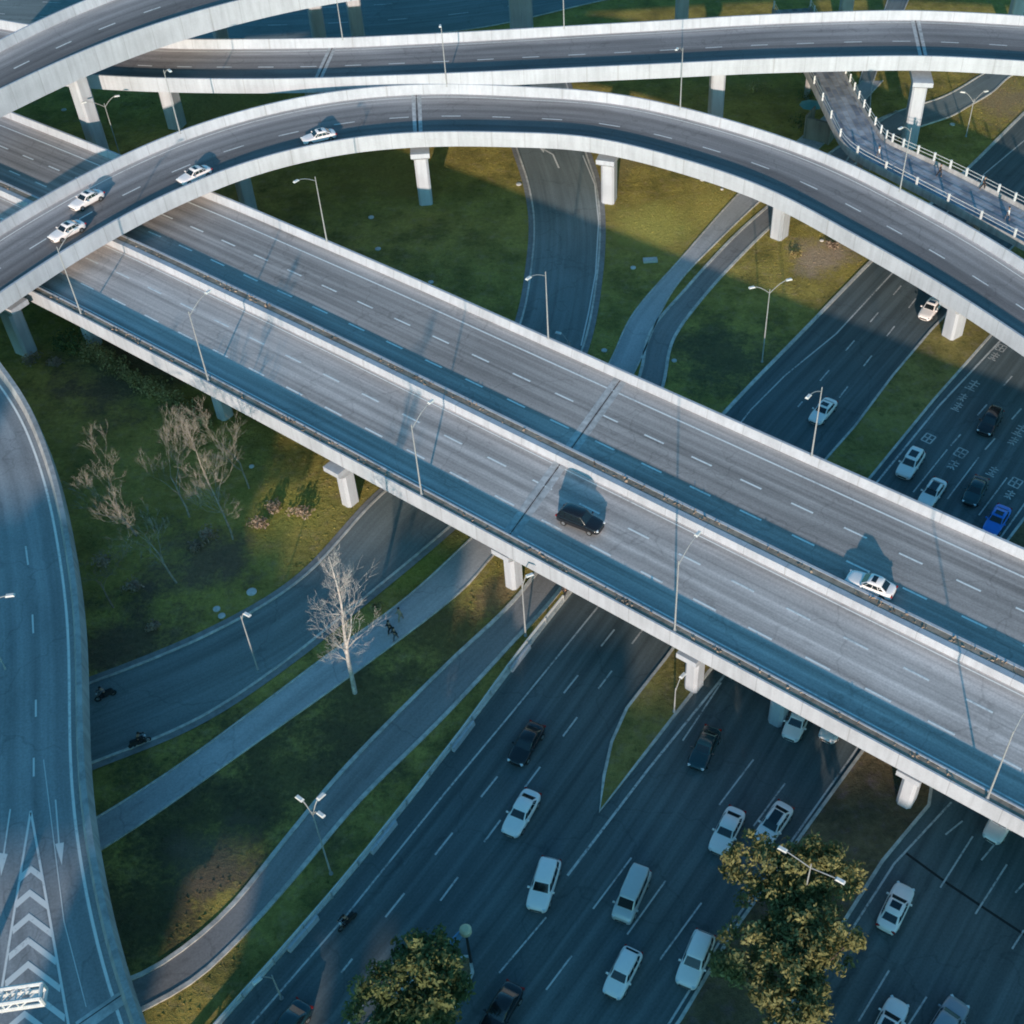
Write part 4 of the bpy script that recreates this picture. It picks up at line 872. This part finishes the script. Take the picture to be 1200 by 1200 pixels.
hedge_px = [(72, 410), (84, 408), (95, 413), (106, 420), (117, 425), (128, 431), (139, 437), (150, 444), (161, 450), (172, 457), (183, 464), (194, 470), (205, 477), (216, 485), (228, 492), (240, 500)]
for i, (x, y) in enumerate(hedge_px):
    shrub(x, y, random.uniform(1.2, 1.7), 'hedge' if i not in (0, 1, 2) else 'green', 'yellow-brown hedge shrub in the row along the near edge of the straight overpass', 330, .17, 'hedge shrubs along the overpass', h=1.25)
for (x, y, r, mt, lb) in ((322, 598, 1.1, 'dry', 'dry brown shrub under the pale bare tree beside the overpass'), (306, 618, 1.3, 'dry', 'dry brown shrub on the lawn, lowest of the three at its right'), (352, 604, 1.2, 'dry', 'dry brown shrub on the lawn nearest the side road'), (245, 630, 1.3, 'dry', 'grey-brown shrub between the tall bare trees'), (228, 645, 1.0, 'dry', 'grey-brown shrub just left of the tallest bare tree foot'),
                          (160, 690, 1.1, 'dry', 'brown shrub left of the low forked bare tree'), (182, 735, .8, 'dry', 'brown shrub near the left kerb of the side road'), (120, 660, 1.3, 'dry', 'brown shrub against the wide ramp'), (38, 425, 1.2, 'dry', 'dry shrub at the foot of the ramp pier'), (65, 428, 1.1, 'dry', 'dry shrub right of the ramp pier foot'),
                          (392, 752, .9, 'dry', 'tan shrub on the narrow verge behind the white tree'), (440, 715, .8, 'hedge', 'small tan shrub on the narrow verge right of the white tree'), (936, 150, 2.0, 'green', 'dark green shrub left of the brown steps'), (887, 108, 2.2, 'hedge', 'golden shrub under the far ramp'), (945, 118, 1.6, 'green', 'dark shrub beside the footbridge'), (975, 290, .9, 'dry', 'dry shrub on the bare patch near the curved ramp'), (930, 300, .9, 'hedge', 'small tan shrub on the bare patch')):
    shrub(x, y, r, mt, lb, 230)

# grass tufts: uncountable
def inside(pts, poly):
    x, y = pts[:, 0], pts[:, 1]; r = np.zeros(len(pts), bool); n = len(poly); j = n - 1
    for i in range(n):
        xi, yi = poly[i]; xj, yj = poly[j]; c = ((yi > y) != (yj > y)) & (x < (xj - xi) * (y - yi) / (yj - yi + 1e-12) + xi); r ^= c; j = i
    return r
q = np.stack([rng.uniform(-75, 75, 70000), rng.uniform(36, 190, 70000)], 1)
u = q[:, 0] / (q[:, 1] * S2 + CAM_H * S2) * FOC + PPX; q = q[(u > -30) & (u < 1230)]
bad = np.zeros(len(q), bool)
for pl in road_polys: bad |= inside(q, pl)
q = q[~bad]; n = len(q); a = rng.uniform(0, 6.28, n); ww = rng.uniform(.08, .25, n); hh = rng.uniform(.03, .10, n)
dx, dy = np.cos(a) * ww, np.sin(a) * ww; lx, ly = rng.uniform(-.15, .15, n), rng.uniform(-.15, .15, n)
V = np.zeros((n, 3, 3)); V[:, 0] = np.stack([q[:, 0] - dx, q[:, 1] - dy, np.zeros(n) - .02], 1); V[:, 1] = np.stack([q[:, 0] + dx, q[:, 1] + dy, np.zeros(n) - .02], 1); V[:, 2] = np.stack([q[:, 0] + lx, q[:, 1] + ly, hh], 1)
me = bpy.data.meshes.new('grass_tufts'); me.from_pydata(V.reshape(-1, 3).tolist(), [], np.arange(n * 3).reshape(-1, 3).tolist()); me.materials.append(M['grass'])
o = bpy.data.objects.new('grass_tufts', me); col.objects.link(o); tag(o, 'short green grass tufts growing over the lawns', 'grass', kind='stuff')

# ------------------------------------------------------------------ small things on the lawns
m = MB(); m.disc((0, 0, 0), .36, .12, 16, 0, .04); lid = m.build('drain_cover', 'disc'); first = True
for (x, y, k) in ((435, 255, 1), (443, 292, 1), (505, 331, .9), (742, 314, .9), (608, 216, 1), (823, 211, .9), (846, 222, .6), (295, 694, 1.25), (254, 714, .9), (260, 722, .9), (295, 547, .7), (75, 129, 1), (963, 282, .7), (708, 411, .9), (790, 423, .8), (1116, 146, 1), (957, 833, .6)):
    o = lid if first else lid.copy()
    if not first: col.objects.link(o)
    first = False; p = P(x, y); o.location = (p.x, p.y, -.02); o.scale = (k, k, 1)
    tag(o, 'small pale round concrete cover lying on the grass', 'cover', 'round concrete covers on the grass')
m = MB(); m.box((0, 0, .14), (1.7, .8, .3), .1); m.box((.1, 0, .3), (1.2, .5, .06), .1); o = m.build('concrete_block', 'disc'); o.location = P(762, 306); tag(o, 'pale rectangular concrete slab on the yellow lawn right of the side road', 'slab')

# steps and parasol by the footbridge
root = empty('concrete_steps', P(957, 165), -.5, 'tan concrete steps and block below the footbridge', 'steps'); m = MB()
for k in range(6): m.box((0, k * .5, (6 - k) * .25), (3.2, .5, (6 - k) * .5))
m.build('flight', 'tan', root); m = MB(); m.box((-1.75, 1.2, 1.7), (.2, 3.2, 3.4), taper=1); m.box((1.75, 1.2, 1.7), (.2, 3.2, 3.4)); m.build('side_wall', 'tan', root)
root = empty('parasol', P(948, 140), 0, 'pale teal parasol beside the tan steps', 'parasol'); m = MB(); m.tube([(0, 0, 0), (0, 0, 2.6)], .04, 6); m.build('pole', 'steel', root)
m = MB(); m.add([(0, 0, 2.75)] + [(1.6 * math.cos(k * math.pi / 4), 1.6 * math.sin(k * math.pi / 4), 2.15) for k in range(8)], [(0, k + 1, (k + 1) % 8 + 1) for k in range(8)]); m.build('canopy', 'teal', root)
# traffic post with cream dome and blue panel at the bottom
root = empty('signal_post', P(552, 1128), 0, 'dark post with a round cream top and blue panel beside the round tree', 'post'); m = MB(); m.tube([(0, 0, 0), (0, 0, 4.6)], [.12, .08], 8); m.build('pole', 'plastic', root)
m = MB(); m.disc((0, 0, 4.6), .42, .35, 14, 0, .15); m.disc((0, 0, 5.1), .16, .02, 10); m.build('dome', 'cream', root); m = MB(); m.box((-.75, -.35, 4.1), (1.25, .12, 1.0), .9); m.build('panel', 'signblue', root)
# sign gantry over the wide ramp (lattice beam)
a, b = P(-110, 1192, 13), P(54, 1168, 13); d = (b - a).normalized(); L = (b - a).length; n = Vector((-d.y, d.x, 0)); root = empty('sign_gantry', (a.x, a.y, 6.9), 0, 'white lattice sign gantry reaching over the chevrons at the lower left', 'gantry')
m = MB(); off = Vector((a.x, a.y, 6.9)); A = lambda t, y, z: a - off + d * t + n * y + Vector((0, 0, z))
for y, z in ((-.45, 0), (.45, 0), (-.45, .8), (.45, .8)): m.tube([A(0, y, z), A(L, y, z)], .13, 6)
for q in (L - .05, L - 3):
    for (y0, z0, y1, z1) in ((-.45, 0, .45, 0), (.45, 0, .45, .8), (.45, .8, -.45, .8), (-.45, .8, -.45, 0)): m.tube([A(q, y0, z0), A(q, y1, z1)], .12, 6)
k = 0; t = 0.0
while t < L - .8:
    for (y0, z0, y1, z1) in ((-.45, .8, .45, .8), (-.45, 0, -.45, .8), (.45, 0, .45, .8), (-.45, 0, .45, 0)):
        m.tube([A(t, y0, z0), A(t + .8, y1, z1)], .05, 4); m.tube([A(t, y0, z0), A(t, y1, z1)], .05, 4)
    t += .8
m.build('beam', 'paint', root); m = MB(); m.tube([(0, 0, 0), (0, 0, 7)], [.3, .25], 10); m.build('column', 'paint', root)

# ------------------------------------------------------------------ people and two-wheelers
def skin(name, verts, edges, mat, parent, sub=1):
    me = bpy.data.meshes.new(name); me.from_pydata([v[:3] for v in verts], edges, []); me.materials.append(M[mat]); o = bpy.data.objects.new(name, me); col.objects.link(o); o.parent = parent
    o.modifiers.new('skin', 'SKIN')
    if not me.skin_vertices: return o
    for i, v in enumerate(verts): me.skin_vertices[0].data[i].radius = (v[3], v[3])
    me.skin_vertices[0].data[0].use_root = True
    s = o.modifiers.new('sub', 'SUBSURF'); s.levels = s.render_levels = sub; return o
def person(loc, rz, label, top, legs, pose='walk', group=None):
    root = empty('person', loc, rz, label, 'person', group); sit = pose == 'ride'
    hipz = .78 if sit else .92
    V = [(0, 0, hipz, .13), (0.02, 0, hipz + .25, .135), (.04 if not sit else .12, 0, hipz + .48, .12), (.05 if not sit else .15, 0, hipz + .60, .055), (.07 if not sit else .18, 0, hipz + .72, .10), (.07 if not sit else .18, 0, hipz + .83, .085)]
    E = [(0, 1), (1, 2), (2, 3), (3, 4), (4, 5)]
    def chain(start, pts):
        i = start
        for p in pts: V.append(p); E.append((i, len(V) - 1)); i = len(V) - 1
        return i
    for s in (1, -1):
        if sit: chain(0, [(.02, s * .11, hipz, .1), (.40, s * .14, hipz - .03, .08), (.36, s * .13, hipz - .40, .055), (.48, s * .13, hipz - .42, .04)])
        else: chain(0, [(.02, s * .10, hipz - .05, .095), (.03 + s * .18, s * .10, .48, .07), (-.04 + s * .26, s * .10, .08, .045), (.1 + s * .26, s * .10, .05, .04)])
    for s in (1, -1):
        if sit: h = chain(2, [(.14, s * .19, hipz + .45, .065), (.32, s * .25, hipz + .25, .05), (.58, s * .25, hipz + .22, .036)]); hx = V[h]
        else: h = chain(2, [(.04, s * .19, hipz + .46, .065), (.0 - s * .1, s * .24, hipz + .16, .048), (.08 - s * .2, s * .23, hipz - .06, .034)]); hx = V[h]
        for k, (dx, dy, L_) in enumerate(((.02, .02, .09), (.01, .0, .1), (.0, -.015, .1), (-.01, -.03, .08), (.04, .035, .06))):
            chain(h, [(hx[0] + dx, hx[1] + dy * s, hx[2] - L_ * .6, .011), (hx[0] + dx + .01, hx[1] + dy * s, hx[2] - L_, .009)])
    skin('body', V, E, 'skin', root)
    # clothing over the same skeleton, slightly larger
    T = [(v[0], v[1], v[2], v[3] + .02) for v in V]
    ti = [0, 1, 2]; tl = [T[i] for i in ti]; te = [(0, 1), (1, 2)]
    la, ra = (14, 15, 16), (27, 28, 29)
    ia = [i for i in range(len(V)) if i >= 14][:3]; off = 3 + 10
    ib = [ia[0] + 13 + k for k in range(3)]
    for ch in (ia, ib):
        b = len(tl); tl += [T[i] for i in ch]; te += [(2, b), (b, b + 1), (b + 1, b + 2)]
    skin('jacket', tl, te, top, root)
    tl = [T[0]]; te = []
    for ch in ((6, 7, 8), (10, 11, 12)):
        b = len(tl); tl += [T[i] for i in ch]; te += [(0, b), (b, b + 1), (b + 1, b + 2)]
    skin('trousers', tl, te, legs, root)
    hd = V[4]; m = MB(); n = 10
    for i in range(6):
        th = i / 5 * 1.75
        for j in range(n):
            a = 2 * math.pi * j / n; m.v.append((hd[0] - .015 + .115 * math.sin(th) * math.cos(a), .1 * math.sin(th) * math.sin(a), hd[2] + .03 + .125 * math.cos(th)))
    for i in range(5):
        for j in range(n): m.f.append([i * n + j, (i + 1) * n + j, (i + 1) * n + (j + 1) % n, i * n + (j + 1) % n]); m.m.append(0)
    m.build('hair', 'hair', root, True)
    m = MB(); m.box((hd[0] + .105, 0, hd[2] + .0), (.04, .03, .05)); m.build('nose', 'skin', root)
    return root
def scooter(loc, rz, label):
    root = empty('motor_scooter', loc, rz, label, 'scooter')
    for x in (.62, -.6):
        m = MB(); n = 16; m.tube([(x + .25 * math.cos(2 * math.pi * k / n), 0, .28 + .25 * math.sin(2 * math.pi * k / n)) for k in range(n + 1)], .06, 6, cap=False); wl = m.build('wheel', 'rubber', root)
        m = MB(); m.tube([(x, -.05, .28), (x, .05, .28)], .12, 10); m.build('rim', 'rim', wl)
    m = MB(); m.box((-.35, 0, .55), (.85, .34, .38), taper=.8); m.box((.1, 0, .3), (.6, .3, .1)); m.box((.45, 0, .62), (.12, .36, .75), taper=.8); m.build('body', 'plastic', root)
    m = MB(); m.box((-.3, 0, .79), (.75, .28, .1), taper=.85); m.build('seat', 'rubber', root)
    m = MB(); m.tube([(.62, 0, .3), (.45, 0, 1.0)], .035, 6); m.tube([(.42, -.34, 1.02), (.45, 0, 1.0), (.42, .34, 1.02)], .022, 6); m.build('handlebar', 'steel', root)
    m = MB(); m.disc((.55, 0, .86), .09, .1, 10); m.build('headlight', 'lampglass', root)
for (x, y, rz, lb, l2) in ((408, 1083, -2.25, 'motor scooter on the long white line at the bottom of the wide road', 'person in black riding a scooter on the wide road'), (125, 818, -2.6, 'motor scooter on the side road beside the upper kerb near the wide ramp', 'person in grey riding a scooter near the upper kerb of the side road'), (165, 873, .5, 'motor scooter on the side road beside the lower kerb near the wide ramp', 'person in black riding a scooter along the lower kerb of the side road')):
    p = P(x, y); scooter((p.x, p.y, .03), rz, lb); person((p.x, p.y, .03), rz, l2, 'cloth_black' if 'black' in l2 else 'cloth_grey', 'cloth_black', 'ride')
for (x, y, z, rz, lb, tp, lg) in ((458, 742, .05, 3.7, 'person in black walking on the footpath, left of two side by side', 'cloth_black', 'cloth_black'), (464, 750, .05, 3.7, 'person in black walking on the footpath, right of two side by side', 'cloth_black', 'cloth_grey'), (470, 727, .05, 3.7, 'person in tan walking on the footpath behind two in black', 'cloth_tan', 'cloth_tan'),
                            (662, 700, .04, .9, 'person in dark clothes on the cycle track at the overpass pier', 'cloth_black', 'cloth_black'), (1100, 207, 6.52, -.45, 'person in black walking in the middle of the footbridge', 'cloth_black', 'cloth_black'), (1151, 222, 6.52, -.45, 'person in black walking close to the far railing of the footbridge', 'cloth_black', 'cloth_black'), (1029, 186, 6.52, 2.6, 'person in white walking at the bend of the footbridge', 'cloth_white', 'cloth_grey'), (1180, 258, 6.52, 2.6, 'person in white walking near the near railing of the footbridge', 'cloth_white', 'cloth_grey')):
    p = P(x, y, z); person((p.x, p.y, z), rz, lb, tp, lg)

# ------------------------------------------------------------------ city blocks behind the camera (unseen, outline shaped to cast the foreground shade)
def shadow_block(x0, x1, y0, y1, h, label, z0=0.0):
    root = empty('shadow_building', ((x0 + x1) / 2, (y0 + y1) / 2, 0), 0, label, 'building', 'unseen buildings behind the viewer'); m = MB(); hx, hy = (x1 - x0) / 2, (y1 - y0) / 2
    m.box((0, 0, (h + z0) / 2), (hx * 2, hy * 2, h - z0)); m.build('shadow_building_walls', 'wall', root)
    m = MB()
    fl = 3.6; z = max(z0, 1) + 1.2
    while z + 1.8 < h:
        x = -hx + 1.0
        while x + 1.6 < hx: m.box((x + .8, hy + .02, z + .9), (1.5, .08, 1.7)); x += 2.6
        z += fl
    if m.v: m.build('windows', 'glass', root)
    m = MB(); m.box((0, 0, h + .3), (hx * 2 + .4, hy * 2 + .4, .6)); m.build('shadow_building_roof', 'conc', root)
YB = -58
shadow_block(-140, -66, YB - 20, YB, 41, 'unseen grey building behind the viewer, shaped for its shadow, far left')
shadow_block(-66, -58, YB - 18, YB, 36.9, 'narrow unseen grey building behind the viewer, shaped for its shadow')
shadow_block(-58, -41.6, YB - 2.5, YB, 37.6, 'unseen slab added between two buildings with sun passing below, highest one', z0=30.3)  # raised slabs added over open gaps so sun patches reach the ground
shadow_block(-41.5, -37.5, YB - 18, YB, 30.5, 'slim unseen grey building behind the viewer, shaped for its shadow, left of the middle')
shadow_block(-37.5, -31.5, YB - 2.5, YB, 29.7, 'unseen slab added behind the viewer with sun passing below, widest one', z0=24)
shadow_block(-31.5, -27.3, YB - 18, YB, 29.7, 'slim unseen grey building behind the viewer, shaped for its shadow, middle')
shadow_block(-27.3, -24.5, YB - 2.5, YB, 31, 'unseen slab added behind the viewer with sun passing below, low left', z0=22.3)
shadow_block(-24.5, -23, YB - 18, YB, 31, 'thin unseen block added between two slabs for its shadow strip, right')  # block added to part two sun patches with a strip of shadow
shadow_block(-23, -20.5, YB - 2.5, YB, 30.7, 'unseen slab added behind the viewer with sun passing below, low right', z0=22.6)
shadow_block(-20.5, -14, YB - 18, YB, 26.8, 'unseen grey building behind the viewer, shaped for its shadow, right of the middle')
shadow_block(-14, -5, YB - 18, YB, 28.0, 'plain unseen grey building behind the viewer, shaped for its shadow')
shadow_block(-5, 4, YB - 18, YB, 26.5, 'low unseen grey building behind the viewer, shaped for its shadow')
shadow_block(4, 60, YB - 18, YB, 24.6, 'long unseen grey building behind the viewer, shaped for its shadow, right')
